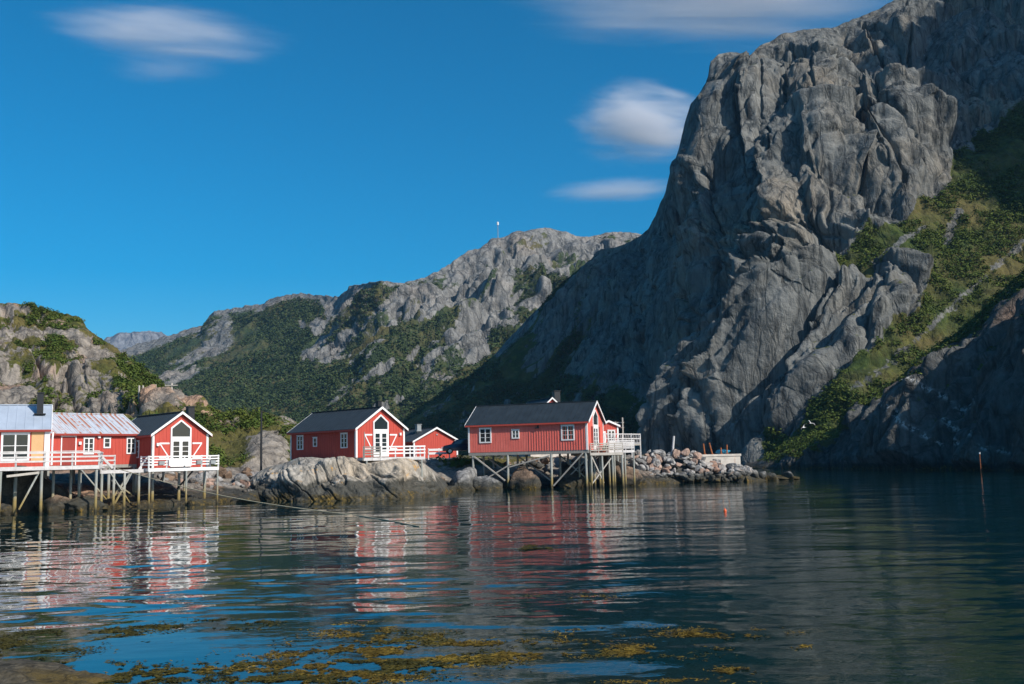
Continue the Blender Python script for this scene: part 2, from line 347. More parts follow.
CR = [  # line, width px, depth m, proud side (+ right of travel), reach
 ([(905, 4), (907, 20), (909, 42), (912, 67)], 1.8, 5, 3, 16), ([(861, 32), (872, 48), (882, 66), (888, 78)], 2.0, 5, 3.5, 18),
 ([(768, 160), (775, 142), (785, 128), (798, 116), (815, 107), (840, 107), (862, 100)], 1.8, 2.5, 7, 22),
 ([(878, 95), (890, 84), (905, 76), (925, 70), (945, 74)], 1.8, 2.5, 4.5, 18),
 ([(856, 109), (853, 125), (852, 148), (856, 172), (864, 205), (868, 220)], 2.0, 5.5, 3, 14), ([(880, 100), (888, 122), (900, 140), (912, 160), (918, 170)], 1.8, 4, 3, 14), ([(866, 118), (884, 140), (895, 165), (902, 190)], 1.6, 3.5, 2.5, 10),
 ([(773, 150), (769, 175), (774, 205), (776, 232), (765, 262), (748, 292)], 2.2, 4, -9, 26), ([(738, 110), (742, 150), (746, 185), (741, 215), (733, 245)], 2.0, 3.5, -4, 14),
 ([(720, 62), (727, 74), (712, 84), (703, 92)], 1.6, 2.5, 2, 9), ([(742, 76), (752, 66), (770, 57), (790, 52), (808, 55), (832, 64), (848, 62)], 1.7, 3.0, -3.5, 10), ([(790, 60), (785, 80), (782, 104)], 1.8, 3.5, 2.5, 10),
 ([(760, 70), (765, 90), (760, 115), (757, 140)], 1.6, 2.5, 2, 10), ([(846, 35), (846, 50), (856, 66), (870, 84), (875, 96)], 1.5, 3, 2, 9), ([(812, 62), (813, 85), (811, 106)], 1.3, 2, 0, 9), ([(832, 66), (838, 90), (840, 106)], 1.3, 2.0, 1.2, 9),
 ([(703, 170), (710, 200), (716, 225), (722, 250), (715, 268)], 2.0, 3.5, 4, 18), ([(690, 130), (695, 160), (700, 185), (705, 215), (712, 245)], 1.6, 2.2, 2, 10), ([(806, 220), (820, 236), (812, 256), (795, 282), (770, 305)], 1.6, 2.5, 2, 10),
 ([(832, 262), (810, 285), (780, 320), (755, 355), (735, 390), (722, 430)], 2.2, 4, -6, 22), ([(858, 272), (835, 300), (812, 335), (795, 370), (780, 410)], 2.0, 3.5, -4, 16), ([(800, 270), (770, 300), (740, 335), (715, 362), (702, 376)], 2.0, 3.5, -4.5, 16),
 ([(702, 372), (706, 400), (704, 430), (700, 460)], 2.4, 5, -7, 20), ([(660, 290), (652, 320), (640, 350), (648, 380)], 2.0, 3.5, 3, 14), ([(690, 300), (700, 330), (700, 360)], 1.8, 3, 2, 10)]
def disp_big(P, X, Y):
    lean = .10+.75*smooth(X-(Y-300)*.1, 660, 740)*smooth(Y, 215, 300)
    sp = 1-smooth(X, 585, 690); ll = smooth(X-(Y-300)*.1, 650, 720)*smooth(Y, 230, 310); lean = lean+.75*sp*smooth(Y, 210, 260)
    Q = S3(P, .34, 0); Q[..., 0] -= P[..., 2]*lean
    w = np.stack([fbm(Q/26+9, 2), fbm(Q/26+31, 2), fbm(Q/26+57, 2)], -1)*6; Q = Q + w
    blocky = np.clip(smooth(X, 845, 880)*(smooth(Y, 262, 285)+smooth(Y, 75, 90)*(1-smooth(Y, 140, 160))*smooth(X, 880, 900)), 0, 1)
    h = billow(Q, 40)*8.5 + billow(Q, 17, 3)*3.4*(1+.3*blocky) + billow(Q, 7., 7)*(.85+1.4*blocky+1.5*sp+.5*ll) + billow(Q, 3.0, 5)*(.28+.85*blocky+.9*sp+.25*ll) + fbm(P/2.2, 3)*(.13+.15*blocky)
    Fl = S3(P, .045, 0); Fl[..., 0] -= P[..., 2]*lean; Fl += w*.25
    h = h + (billow(Fl, 6.5, 2)*1.1 + billow(Fl, 2.6, 9)*.42 + billow(Fl, 14, 4)*2.4*np.clip(ll+sp*.8, 0, 1) - 1.6*np.clip(ll+sp*.8, 0, 1))*(1-.35*sp)                                           # fluting worn by run-off
    for ln, wd, dp, sd, fallr in CR:
        x0, x1 = min(p[0] for p in ln)-40, max(p[0] for p in ln)+40; k = (X[:, 0] > x0) & (X[:, 0] < x1)
        h[k] += crease(X[k], Y[k], ln, wd, dp*.8, sd, fallr)
    cr = np.exp(-(pn(Q/21+40)/.03)**2)*1.8 + np.exp(-(pn(Q/9+80)/.045)**2)*.6
    g = gul(X, Y); gs = blur(blur(g, 9, 0), 9, 1); top = smooth(Y-np.interp(X, [p[0] for p in sk], [p[1] for p in sk]), -2, 30)*.75+.25
    xe = np.interp(-Y, [-236, -229, -214, -196, -172, -148, -122, -104, -96, -78, -62], [640, 648, 656, 664, 670, 680, 686, 692, 700, 709, 711]); edge = np.where(Y < 250, smooth(X-xe, 0, 28)*.8+.2, 1); edge = edge*(1-smooth(Y, 225, 300))+smooth(Y, 225, 300)
    return (h-6.5-cr)*edge*top*(1-.12*sp)*(1-.85*gs) + g*fbm(P/6, 4)*1.2
gully = [(760, 470), (772, 440), (800, 428), (815, 405), (835, 385), (858, 365), (880, 345), (905, 322), (925, 300), (930, 275), (912, 262), (880, 262), (858, 272), (838, 278), (832, 262), (868, 238), (915, 208), (942, 190), (950, 165), (975, 140), (1000, 120), (1030, 100), (1400, 40), (1400, 480)]
def gul(X, Y):
    n = fbm(np.stack([X/26, Y/26, X*0], -1), 3)*9
    return blur(blur(inpoly(X+n, Y+n*.7, gully).astype(float), 3, 0), 3, 1)
def veg_big(P, N, X, Y):
    g = gul(X, Y); nn_ = fbm(np.stack([X/7, Y/7, X*0], -1), 3)*4; pale = np.maximum(np.exp(-((X-898)+(Y-246)*1.35+nn_)**2/26.)*smooth(Y, 222, 226)*(1-smooth(Y, 262, 268)), np.maximum(np.exp(-((X-957)+(Y-212)*.3+nn_)**2/22.)*smooth(Y, 205, 209)*(1-smooth(Y, 240, 246)), .6*np.exp(-((X-905)+(Y-350)*1.1+nn_)**2/60.)*smooth(X, 840, 860)))
    ledge = smooth(N[..., 2], .68, .86)*.75
    spur = (1-smooth(X+(Y-330)*.25, 530, 630))*smooth(fbm(S3(P, .4, -.5)/18, 4)+N[..., 2]*.5, -.25, .2)*.95
    talus = smooth(Y-350-(X-560)*.25, 0, 50)*(1-smooth(X, 690, 715))*smooth(N[..., 2]*.5+fbm(P/14, 4), -.3, .12)*.9
    return np.clip(np.maximum.reduce([g*.95-pale*.9, ledge*.55, spur, talus]), 0, 1)
keys = [  # x, [(y, D) bottom .. top]
 (360, [(466, 440), (455, 450), (440, 465), (430, 480), (425, 490), (420, 495)]),
 (400, [(464, 420), (450, 432), (440, 445), (432, 455), (428, 462), (424, 470)]),
 (500, [(463, 370), (430, 392), (400, 420), (370, 450), (350, 465), (335, 478)]),
 (580, [(463, 335), (420, 358), (370, 385), (330, 410), (295, 430), (262, 448)]),
 (640, [(463, 305), (410, 322), (360, 345), (310, 370), (270, 392), (236, 412)]),
 (665, [(464, 288), (410, 305), (350, 325), (290, 345), (240, 362), (200, 375)]),
 (700, [(465, 262), (400, 272), (330, 288), (250, 305), (160, 322), (90, 338)]),
 (740, [(466, 235), (400, 250), (320, 268), (230, 290), (130, 318), (52, 345)]),
 (780, [(467, 218), (400, 236), (310, 256), (210, 276), (112, 312), (38, 350)]),
 (820, [(468, 206), (400, 222), (310, 248), (200, 268), (108, 292), (28, 352)]),
 (860, [(468, 205), (400, 214), (310, 240), (200, 268), (125, 312), (14, 360)]),
 (900, [(468, 208), (400, 216), (300, 236), (215, 262), (130, 292), (0, 365)]),
 (950, [(468, 212), (400, 220), (310, 238), (215, 264), (130, 300), (-24, 375)]),
 (1024, [(468, 215), (400, 224), (310, 240), (215, 262), (120, 295), (-60, 385)]),
 (1200, [(468, 225), (400, 235), (310, 250), (215, 270), (80, 300), (-140, 390)]),
 (1500, [(468, 260), (400, 265), (310, 275), (215, 290), (80, 310), (-160, 390)])]
sk = [(360, 420), (395, 432), (410, 414), (430, 402), (450, 388), (470, 377), (485, 362), (505, 340), (525, 320), (545, 300), (560, 283), (582, 264), (600, 252), (625, 244), (640, 236), (648, 229), (656, 214), (664, 196), (670, 172), (680, 148), (686, 122), (692, 104), (700, 96), (709, 78), (711, 62), (718, 55), (735, 54), (748, 57), (760, 47), (785, 38), (815, 31), (845, 24), (865, 16), (885, 8), (905, 0), (950, -24), (1024, -60), (1200, -140), (1500, -160)]
xs = np.concatenate([np.arange(372, 1040, .9), np.arange(1042, 1500, 8)])
big, bP, bN, bV, bX, bY = sheet('mountain', rock_mat('granite', 1., dark=(.048, .056, .058), light=(.235, .235, .215), warm=(.29, .24, .175), warm_amt=.35, tilt=.15, stain=1., streak=.75, grassa=(.03, .052, .010), grassb=(.09, .115, .02)), keys, sk, xs, 470, disp_big, veg_big, bx=10, by=10, back=((8, 1.0), (40, 1.02), (110, .98), (220, .8)))

# ---- 2. nearer rock toe falling into the fjord on the right
def disp_toe(P, X, Y):
    Q = S3(P, .45, -.5); Q = Q+np.stack([fbm(Q/12+9, 2), fbm(Q/12+31, 2), fbm(Q/12+57, 2)], -1)*3
    h = billow(Q, 14)*3.6 + billow(Q, 6, 3)*1.8 + billow(Q, 2.4, 7)*.8 + fbm(P/1.2, 3)*.18
    e = smooth(Y-toe_sky(X), 4, 26)
    return (h-2.3)*e*smooth(470-Y, -6, 4)
toe_s = [(745, 466.3), (757, 462), (772, 452), (790, 441), (812, 434), (832, 431), (850, 420), (868, 405), (885, 392), (900, 378), (920, 358), (940, 344), (960, 330), (980, 312), (1000, 292), (1024, 270), (1100, 215), (1300, 130), (1700, 60)]
toe_sky = lambda X: np.interp(X, [p[0] for p in toe_s], [p[1] for p in toe_s])
def veg_toe(P, N, X, Y):
    d = Y-toe_sky(X); n = fbm(P/5, 3)*14
    return np.clip(np.maximum((1-smooth(d+n, 12+(1-smooth(X, 780, 880))*24, 22+(1-smooth(X, 780, 880))*26))*.9, smooth(N[..., 2], .75, .9)*.5), 0, 1)*smooth(465-Y, 0, 8)
def guano(P, N, X, Y):
    lines = [((908, 424), (945, 446)), ((922, 398), (955, 404)), ((975, 400), (960, 410)), ((995, 452), (1012, 446)), ((955, 440), (962, 452)), ((972, 345), (975, 352)), ((985, 436), (988, 440)), ((952, 424), (956, 430))]
    m = np.zeros(X.shape)
    for (x1, y1), (x2, y2) in lines:
        dx, dy = x2-x1, y2-y1; t = np.clip(((X-x1)*dx+(Y-y1)*dy)/(dx*dx+dy*dy), 0, 1); m = np.maximum(m, np.exp(-(((X-x1-t*dx)**2+(Y-y1-t*dy)**2)/6.)))
    return m*.6
keys = [(745, [(467.6, 214), (467.3, 214.5), (467, 215), (466.5, 216)]), (762, [(468, 207), (466, 208), (463, 210), (460, 212)]), (790, [(468.5, 198), (461, 201), (450, 207), (441, 214)]), (850, [(469.5, 178), (452, 181), (436, 188), (420, 204)]),
        (920, [(471, 157), (436, 161), (396, 170), (358, 192)]), (1024, [(472.5, 133), (405, 137), (330, 148), (270, 178)]), (1100, [(474, 118), (390, 123), (300, 135), (215, 170)]), (1300, [(480, 98), (390, 105), (260, 120), (130, 160)]), (1700, [(490, 75), (380, 85), (220, 110), (60, 150)])]
xs = np.concatenate([np.arange(745, 1040, .9), np.arange(1042, 1700, 8)])
toe, tP, tN, tV, tX, tY = sheet('rocky_shore', rock_mat('shore_granite', 1.6, dark=(.035, .04, .038), light=(.17, .165, .15), warm=(.28, .17, .11), warm_amt=.3, tide=True, tilt=.5), keys, toe_s, xs, 230, disp_toe, veg_toe, bx=8, by=8, back=((6, .98), (18, .9), (40, .8), (70, .72)), guanof=guano)

# ---- 3. middle mountain across the valley
def disp_mid(P, X, Y):
    Q = S3(P, .27, -.85); w = np.stack([fbm(Q/60+9, 2), fbm(Q/60+31, 2), fbm(Q/60+57, 2)], -1)*22; Q = Q+w
    hgt = smooth(455-Y, 10, 150); h = billow(Q, 75)*13 + billow(Q, 30, 3)*8 + billow(Q, 13, 7)*3.8 + billow(Q, 6, 5)*1.5 + billow(S3(P, 1., .4), 16, 2)*3.2 + fbm(P/5, 2)*.6
    cr = np.exp(-(pn(Q/36+40)/.05)**2)*4
    r = smooth(X, 290, 350)*.6+.4
    return (h-15-cr)*(.35+.65*hgt)*r*(1-.9*smooth(X, 600, 632))*smooth(Y-mid_sky(X), -1, 22)+fbm(P/9, 4)*1.6
mid_s = [(95, 356), (120, 350), (133, 345), (150, 341), (172, 334), (190, 328), (203, 326), (207, 318), (214, 311), (232, 309), (246, 306), (262, 304), (275, 297), (300, 293), (318, 295), (338, 297), (345, 291), (352, 285), (368, 283), (382, 281), (398, 283), (420, 279), (440, 270), (452, 262), (468, 250), (480, 248), (492, 239), (505, 237), (512, 232), (530, 230), (548, 228), (565, 231), (580, 237), (592, 236), (606, 233), (620, 232), (632, 232), (650, 236), (690, 240)]
mid_sky = lambda X: np.interp(X, [p[0] for p in mid_s], [p[1] for p in mid_s])
crags = [(296, 290), (345, 280), (400, 270), (470, 235), (520, 220), (650, 220), (650, 262), (610, 262), (575, 275), (545, 292), (520, 330), (500, 352), (470, 368), (440, 392), (418, 404), (405, 398), (425, 372), (448, 345), (462, 322), (455, 308), (430, 318), (402, 322), (378, 334), (352, 352), (338, 366), (322, 366), (300, 352), (312, 325), (322, 305)]
def veg_mid(P, N, X, Y):
    d = Y-mid_sky(X); n = fbm(S3(P, .5, -.7)/40+5, 4); n2 = fbm(S3(P, .22, -.9)/15+5, 4); fx = np.stack([X/22, Y/22, X*0], -1)
    c = blur(blur(inpoly(X+fbm(fx, 3)*14, Y+fbm(fx+7, 3)*14, crags).astype(float), 3, 0), 3, 1)
    left = (1-smooth(X, 296, 312))*(1-smooth(d+n*8, 3, 14)); scree = (1-smooth(X, 225, 245))*np.exp(-((X-196)+(Y-356)*1.15+n*22)**2/300.)*.75
    dom = inpoly(X, Y, [(400, 345), (480, 330), (540, 300), (600, 250), (640, 250), (640, 300), (520, 345), (430, 410)]).astype(float)
    rock = np.maximum.reduce([c*(.95-smooth(n, .05, .45)*.55-smooth(N[..., 2], .72, .86)*.35), left, np.maximum(0, .8-d/22.), scree, smooth(n2, .30, .5)*.8*(1-smooth(Y, 400, 425))*smooth(X, 300, 330)])
    return np.clip(1-rock, 0, 1)
keys = [(60, [(462, 560), (430, 640), (400, 740), (375, 900), (356, 1060)]), (130, [(460, 560), (430, 640), (400, 740), (370, 900), (347, 1060)]), (200, [(458, 550), (420, 620), (385, 730), (350, 880), (325, 1020)]), (290, [(458, 530), (420, 590), (380, 680), (335, 800), (293, 920)]),
        (340, [(458, 510), (420, 560), (375, 640), (335, 730), (292, 830)]), (380, [(458, 490), (415, 545), (365, 620), (325, 680), (282, 740)]), (450, [(458, 480), (410, 545), (355, 620), (305, 690), (262, 760)]),
        (520, [(458, 470), (400, 550), (340, 640), (280, 720), (230, 790)]), (600, [(458, 470), (400, 560), (340, 660), (280, 750), (234, 820)]), (690, [(458, 480), (400, 570), (340, 670), (280, 760), (240, 840)])]
mid, mP, mN, mV, mX, mY = sheet('hills', rock_mat('hill_granite', .6, dark=(.09, .095, .095), light=(.32, .31, .285), warm=(.34, .28, .22), warm_amt=.3, zs=.5, tilt=.7, grassa=(.030, .050, .020), grassb=(.08, .105, .035), bumpd=1.4, streak=.5), keys, mid_s, np.arange(95, 690, .9), 250, disp_mid, veg_mid, bx=8, by=8, back=((20, 1.0), (80, .97), (200, .85), (400, .5)))

# ---- 4. far blue peak
def disp_far(P, X, Y): return fbm(P/160, 5)*32
sheet('distant_mountain', rock_mat('far_rock', .12, dark=(.10, .10, .11), light=(.3, .3, .3), bumpd=5), [(60, [(370, 2700), (350, 2850), (340, 3000)]), (220, [(370, 2700), (350, 2850), (340, 3000)])],
      [(60, 352), (105, 345), (116, 339), (122, 336), (128, 337), (134, 336), (141, 333), (147, 330), (152, 332), (158, 336), (170, 342), (190, 350), (220, 360)], np.arange(62, 219, .8), 60, disp_far, None, bx=2, by=2, back=((100, .95), (400, .6)))

# ---- 5. hill on the left and the shore land behind the cabins
left_s = [(-400, 240), (-60, 296), (0, 303), (30, 304), (45, 309), (62, 313), (80, 317), (87, 328), (100, 338), (118, 349), (134, 364), (150, 381), (158, 386), (166, 391), (184, 399), (200, 407), (225, 412), (241, 413), (257, 411), (272, 413), (290, 418), (300, 424), (320, 434), (350, 446), (380, 452), (420, 455.5), (470, 456.3), (560, 456), (640, 455.5), (690, 458.5), (740, 464)]
left_sky = lambda X: np.interp(X, [p[0] for p in left_s], [p[1] for p in left_s])
def disp_left(P, X, Y):
    Q = S3(P, .75, .62); Q = Q+np.stack([fbm(Q/9+9, 2), fbm(Q/9+31, 2), fbm(Q/9+57, 2)], -1)*2.5
    St = np.stack([P[..., 0]*.12+P[..., 1]*.1, P[..., 1]*.1, P[..., 2]+P[..., 0]*.62], -1)
    h = billow(Q, 19)*1.9 + billow(Q, 8, 3)*1.0 + billow(Q, 3.4, 7)*.6 + billow(Q, 1.5, 2)*.35 + fbm(P/1.1, 3)*.14 + np.abs(pn(St/2.2))*1.6+np.abs(pn(St/.8))*.5
    up = smooth(462-Y, 2, 30)*smooth(Y-left_sky(X), -1, 14)
    crag = np.exp(-(((X-168)/34.)**4+((Y-413)/17.)**4))*(.5+billow(Q, 3.5, 4)*1.0)
    crag2 = np.exp(-(((X-267)/22.)**4+((Y-455)/13.)**4))*1.7
    cl = crease(X, Y, [(58, 384), (66, 380), (73, 394), (78, 410)], 3, 1.8, -1.2, 9)+crease(X, Y, [(0, 352), (30, 368), (52, 395), (60, 415)], 2.5, 2, 2, 10)+crease(X, Y, [(138, 418), (146, 400), (158, 396)], 2.2, 1.6, 0)
    return (h-2.3)*up*(1-.7*smooth(X, 300, 360)) + fbm(P/1.5, 3)*.25*(1-up)+crag+crag2+cl*up
def veg_left(P, N, X, Y):
    n = fbm(P/11, 4); f = fbm(P/3.2+50, 3); st = fbm(np.stack([P[..., 0]*.03, P[..., 1]*.03, (P[..., 2]+P[..., 0]*.62)*.16], -1), 3)
    slope = smooth(N[..., 2]+f*.2, .22, .55)
    green = .60+.42*smooth(X-(Y-330)*.35, 70, 125)
    g = slope*np.clip(green+n*.9+st*.6, 0, 1)
    rust = inpoly(X, Y, [(-20, 340), (12, 345), (55, 385), (70, 412), (-20, 412)])*.8
    crag = np.exp(-(((X-170)/32.)**4+((Y-411)/13.)**4)); crag2 = np.exp(-(((X-266)/22.)**4+((Y-456)/13.)**4)); rb = inpoly(X, Y, [(62, 378), (110, 380), (132, 400), (112, 416), (62, 412)])*.5
    g = g*(1-crag*.95)*(1-crag2*.9)-rust*.4-rb
    shore = smooth(Y, 464, 470)
    return np.clip(g, 0, 1)*(1-shore*.9)*(1-.6*smooth(X, 520, 560))
keys = [(-400, [(540, 58), (500, 66), (475, 75), (440, 95), (360, 130), (240, 170)]), (-60, [(520, 66), (490, 74), (470, 84), (430, 105), (360, 145), (296, 185)]), (0, [(514, 72), (492, 79), (470, 89), (425, 112), (360, 150), (303, 190)]), (85, [(508, 78), (488, 84), (470, 93), (425, 120), (370, 150), (326, 180)]),
        (150, [(504, 81), (486, 88), (470, 96), (430, 112), (405, 122), (381, 165)]), (220, [(500, 85), (485, 93), (472, 100), (450, 112), (430, 124), (411, 150)]), (270, [(494, 92), (482, 99), (470, 106), (455, 112), (435, 120), (413, 138)]),
        (330, [(490, 98), (478, 104), (466, 108), (460, 113), (450, 124), (437, 145)]), (400, [(486, 103), (472, 107), (462, 110), (459, 114), (457, 128), (455.5, 150)]), (470, [(484, 106), (470, 109), (460, 112), (458.4, 118), (457, 132), (456.3, 160)]),
        (560, [(484, 109), (468, 113), (458.5, 116), (457, 122), (456, 135), (455, 160)]), (640, [(484, 110), (468, 114), (457, 117), (455.5, 122), (454, 132), (452.5, 150)]), (690, [(483, 113), (470, 117), (458, 120), (456, 124), (455, 128), (453.5, 134)]), (740, [(482, 116), (478, 118), (472, 120), (468, 122), (465, 125), (462, 128)])]
left, lP, lN, lV, lX, lY = sheet('terrain', rock_mat('hill_rock', 2.2, dark=(.13, .115, .10), light=(.40, .35, .29), warm=(.42, .27, .18), warm_amt=.9, zs=.7, tide=True, tilt=-.5, grassa=(.055, .065, .012), grassb=(.16, .15, .03), bumpd=.35), keys, left_s, np.concatenate([np.arange(-400, -20, 6), np.arange(-20, 740, .9)]), 230, disp_left, veg_left, bx=8, by=5, back=((6, .98), (20, .9), (60, .7), (120, .3)), tfrac=(0, .1, .2, .45, .72, 1))

# ---- 6. the off-frame shoulder that shades the right-hand gully (same massif, goes on to the right)
def mound(name, mat, cx, cy, rx, ry, h, n=90, amp=.12):
    u = np.linspace(-1, 1, n); X, Yy = np.meshgrid(u, u, indexing='ij'); r = np.sqrt(X**2+Yy**2)
    z = h*np.clip(1-r, -.05, 1)**.9 if False else h*(1-smooth(r, 0, 1))-3*(r > .98)
    P = np.stack([cx+X*rx, cy+Yy*ry, z], -1); P[..., 2] += fbm(P/40, 5)*h*amp*(z > 1)
    idx = np.arange(n*n).reshape(n, n); q = np.stack([idx[:-1, :-1], idx[1:, :-1], idx[1:, 1:], idx[:-1, 1:]], -1).reshape(-1, 4)
    return tag(mk(name, P.reshape(-1, 3), q, mat, None, True), kind='structure')
mound('ridge', big.data.materials[0], 352, 205, 205, 205, 335)

# ---- 7. water, sea floor stays hidden: one sheet to beyond the mountains
def water():
    m, n, b = newmat('fjord_water'); t = NT(n)
    g = t.node('ShaderNodeNewGeometry').outputs['Position']
    shal = t.noise(t.coord((.06, .14, 1)), 1, 4, .6); sp = t.node('ShaderNodeSeparateXYZ'); t.link(g, sp.inputs[0])
    near = t.fr(t.math('ADD', sp.outputs['Y'], t.math('MULTIPLY', sp.outputs['X'], .9)), 26, 6)
    c = t.mix(t.math('MULTIPLY', near, t.fr(shal, .4, .6)), (.001, .018, .019), (.035, .032, .012))
    t.link(c, b.inputs['Base Color']); b.inputs['Roughness'].default_value = .02; b.inputs['IOR'].default_value = 1.45; b.inputs['Specular IOR Level'].default_value = .5
    d = t.noise(t.coord((2.2, 4.6, 1), (0, 0, -.15)), 1.0, 3, .55, .3)
    cal = t.fr(t.noise(t.coord((.045, .11, 1), (0, 0, .3)), 1, 3, .5), .38, .62, .3, 1.0)
    cal2 = t.math('MULTIPLY', cal, t.fr(t.math('ADD', sp.outputs['X'], t.math('MULTIPLY', sp.outputs['Y'], .05)), -8, 5, .15, 1.0))
    x = t.node('ShaderNodeBump'); x.inputs['Distance'].default_value = .012; t.link(cal2, x.inputs['Strength']); t.link(d, x.inputs['Height']); t.link(x.outputs[0], b.inputs['Normal'])
    return m
M['water'] = water()
def water_mesh():
    S = 3150; py = np.concatenate([np.arange(250., 40, -1.4), np.arange(40+200, 40, -.0) if False else np.array([])])
    q = [300.]
    while q[-1] > 11.5: q.append(q[-1]-(.55 if q[-1] < 240 else 2.)*(.62 if q[-1] < 90 else 1))                     # rows: finer with distance, as waves need
    Y = CAM_H*F_PX/np.array(q); Y = np.concatenate([[-300., -20, 4], Y, [290, 340, 420, 560, 800, 1300, S]])
    u = np.linspace(-.62, .62, 620); X = Y[:, None]*u[None]; X = np.where(Y[:, None] < 9, u[None]*9, X)
    Xl = np.minimum(X[:, :1]-np.array([[30., 3000.]])*1, -.01+X[:, :1]); Xr = -Xl[:, ::-1]
    X = np.concatenate([np.full((len(Y), 1), -S*1.), X[:, :1]-40, X, X[:, -1:]+40, np.full((len(Y), 1), S*1.)], 1); X = np.clip(X, -S, S)
    YY = np.repeat(Y[:, None], X.shape[1], 1); P = np.stack([X, YY, X*0], -1)
    row = np.gradient(Y)[:, None]; h = 0
    wx = fbm(P/14, 2)*1.5
    amp = .85+.8*smooth(fbm(np.stack([X*.02, YY*.05, X*0+4], -1), 3), -.35, .4)
    calm = .72+.28*smooth(X+.04*YY, -9, 6); glass = 1-.75*np.exp(-(((X+5.2)/5.5)**2+((YY-17.5)/4.5)**2)**2); amp = amp*calm*glass
    for lam, sl, el, rot in ((.42, .046, 1.6, .2), (.8, .044, 2.0, -.15), (1.5, .038, 2.2, .12), (2.9, .026, 2.6, -.08), (5.5, .014, 2.6, .15), (11., .006, 2.2, 0)):
        xr = X*math.cos(rot)+YY*math.sin(rot); yr = -X*math.sin(rot)+YY*math.cos(rot)
        f = pn(np.stack([(xr/el+lam*3)/lam, (yr+wx*.3)/lam, X*0+lam], -1)); keep = smooth(lam/np.abs(row), 1.3, 2.6)
        h = h+f*sl*lam*.32*keep
    P[..., 2] = h*amp*((np.abs(X) < YY*.63) & (YY > 9) & (YY < 270))
    n0, n1 = X.shape; idx = np.arange(n0*n1).reshape(n0, n1); q = np.stack([idx[:-1, :-1], idx[:-1, 1:], idx[1:, 1:], idx[1:, :-1]], -1).reshape(-1, 4)
    tag(mk('water', P.reshape(-1, 3), q, M['water'], None, True), kind='structure')
water_mesh(); S = 3150
gs = MB(); gs.v = [Vector((-S, -300, -6)), Vector((S, -300, -6)), Vector((S, S, -6)), Vector((-S, S, -6))]; gs.f = [[0, 1, 2, 3]]
tag(gs.build('ground', simple('sea_floor', (.05, .05, .04), 1)), kind='structure')

# ---- 8. haze
def haze():
    m = bpy.data.materials.new('haze_air'); m.use_nodes = True; n = m.node_tree; n.nodes.clear(); o = n.nodes.new('ShaderNodeOutputMaterial'); v = n.nodes.new('ShaderNodeVolumePrincipled')
    v.inputs['Color'].default_value = (.30, .62, 1, 1); v.inputs['Density'].default_value = HAZE; n.links.new(v.outputs[0], o.inputs['Volume'])
    b = MB(); b.box((-3300, -400, -7), (3300, 3700, 640)); ob = b.build('haze', m); tag(ob, kind='stuff'); return ob
HAZE = .7e-4
haze()

# ---- 9. clouds
def cloudmat(name, dens, seed, sc, edge):
    m = bpy.data.materials.new(name); m.use_nodes = True; n = m.node_tree; n.nodes.clear(); t = NT(n); o = t.node('ShaderNodeOutputMaterial'); v = t.node('ShaderNodeVolumePrincipled')
    tc = t.node('ShaderNodeTexCoord').outputs['Object']; mp = t.node('ShaderNodeMapping'); t.link(tc, mp.inputs[0]); mp.inputs['Location'].default_value = (seed, seed*2, 0); mp.inputs['Scale'].default_value = sc
    nz = t.noise(mp.outputs[0], 1, 5, .58, .4); ln = t.node('ShaderNodeVectorMath', operation='LENGTH'); t.link(tc, ln.inputs[0])
    r = t.math('ADD', ln.outputs['Value'], t.math('MULTIPLY', t.math('SUBTRACT', nz, .5), edge)); f = t.fr(r, .25, .93, 1, 0)
    r2 = t.fr(ln.outputs['Value'], .8, .98, 1, 0)
    d = t.math('MULTIPLY', t.math('MULTIPLY', t.math('POWER', f, 2.3), r2), dens); t.link(d, v.inputs['Density']); v.inputs['Color'].default_value = (.98, .98, 1, 1); v.inputs['Anisotropy'].default_value = -.45
    t.link(v.outputs[0], o.inputs['Volume']); return m
def cloud(name, px0, px1, py0, py1, D, dens, label, seed, tiltz=0., sc=(1.5, 1.5, 4.2), edge=1.35):
    c = at((px0+px1)/2, (py0+py1)/2, D); k = (c-Vector(C0)).length/F_PX
    import bmesh
    bm = bmesh.new(); bmesh.ops.create_uvsphere(bm, u_segments=40, v_segments=20, radius=1)
    me = bpy.data.meshes.new(name); bm.to_mesh(me); bm.free(); me.materials.append(cloudmat(name+'_vapour', dens, seed, sc, edge))
    o = bpy.data.objects.new(name, me); col.objects.link(o); o.location = c; o.scale = ((px1-px0)/2*k, 300, (py1-py0)/2*k); o.rotation_euler = (0, tiltz, 0)
    return tag(o, label, 'cloud')
cloud('cloud', 30, 300, 0, 66, 6000, .0034, 'long thin white lens-shaped cloud high above the left houses', 1.3, R(7))
cloud('cloud', 490, 950, -82, 60, 6000, .0085, 'broad white cloud sheet cut by the top edge beside the summit', 4.1, R(1))
cloud('cloud', 556, 728, 72, 176, 6000, .0090, 'soft white cloud half hidden behind the cliff top', 7.7, R(6))
cloud('cloud', 530, 700, 179, 202, 6000, .0050, 'narrow faint streak of cloud low beside the steep cliff', 9.2, R(-1))
cloud('cloud', 95, 230, 58, 82, 6000, .0012, 'barely visible wisp just under the lens-shaped cloud', 3.3, R(1))
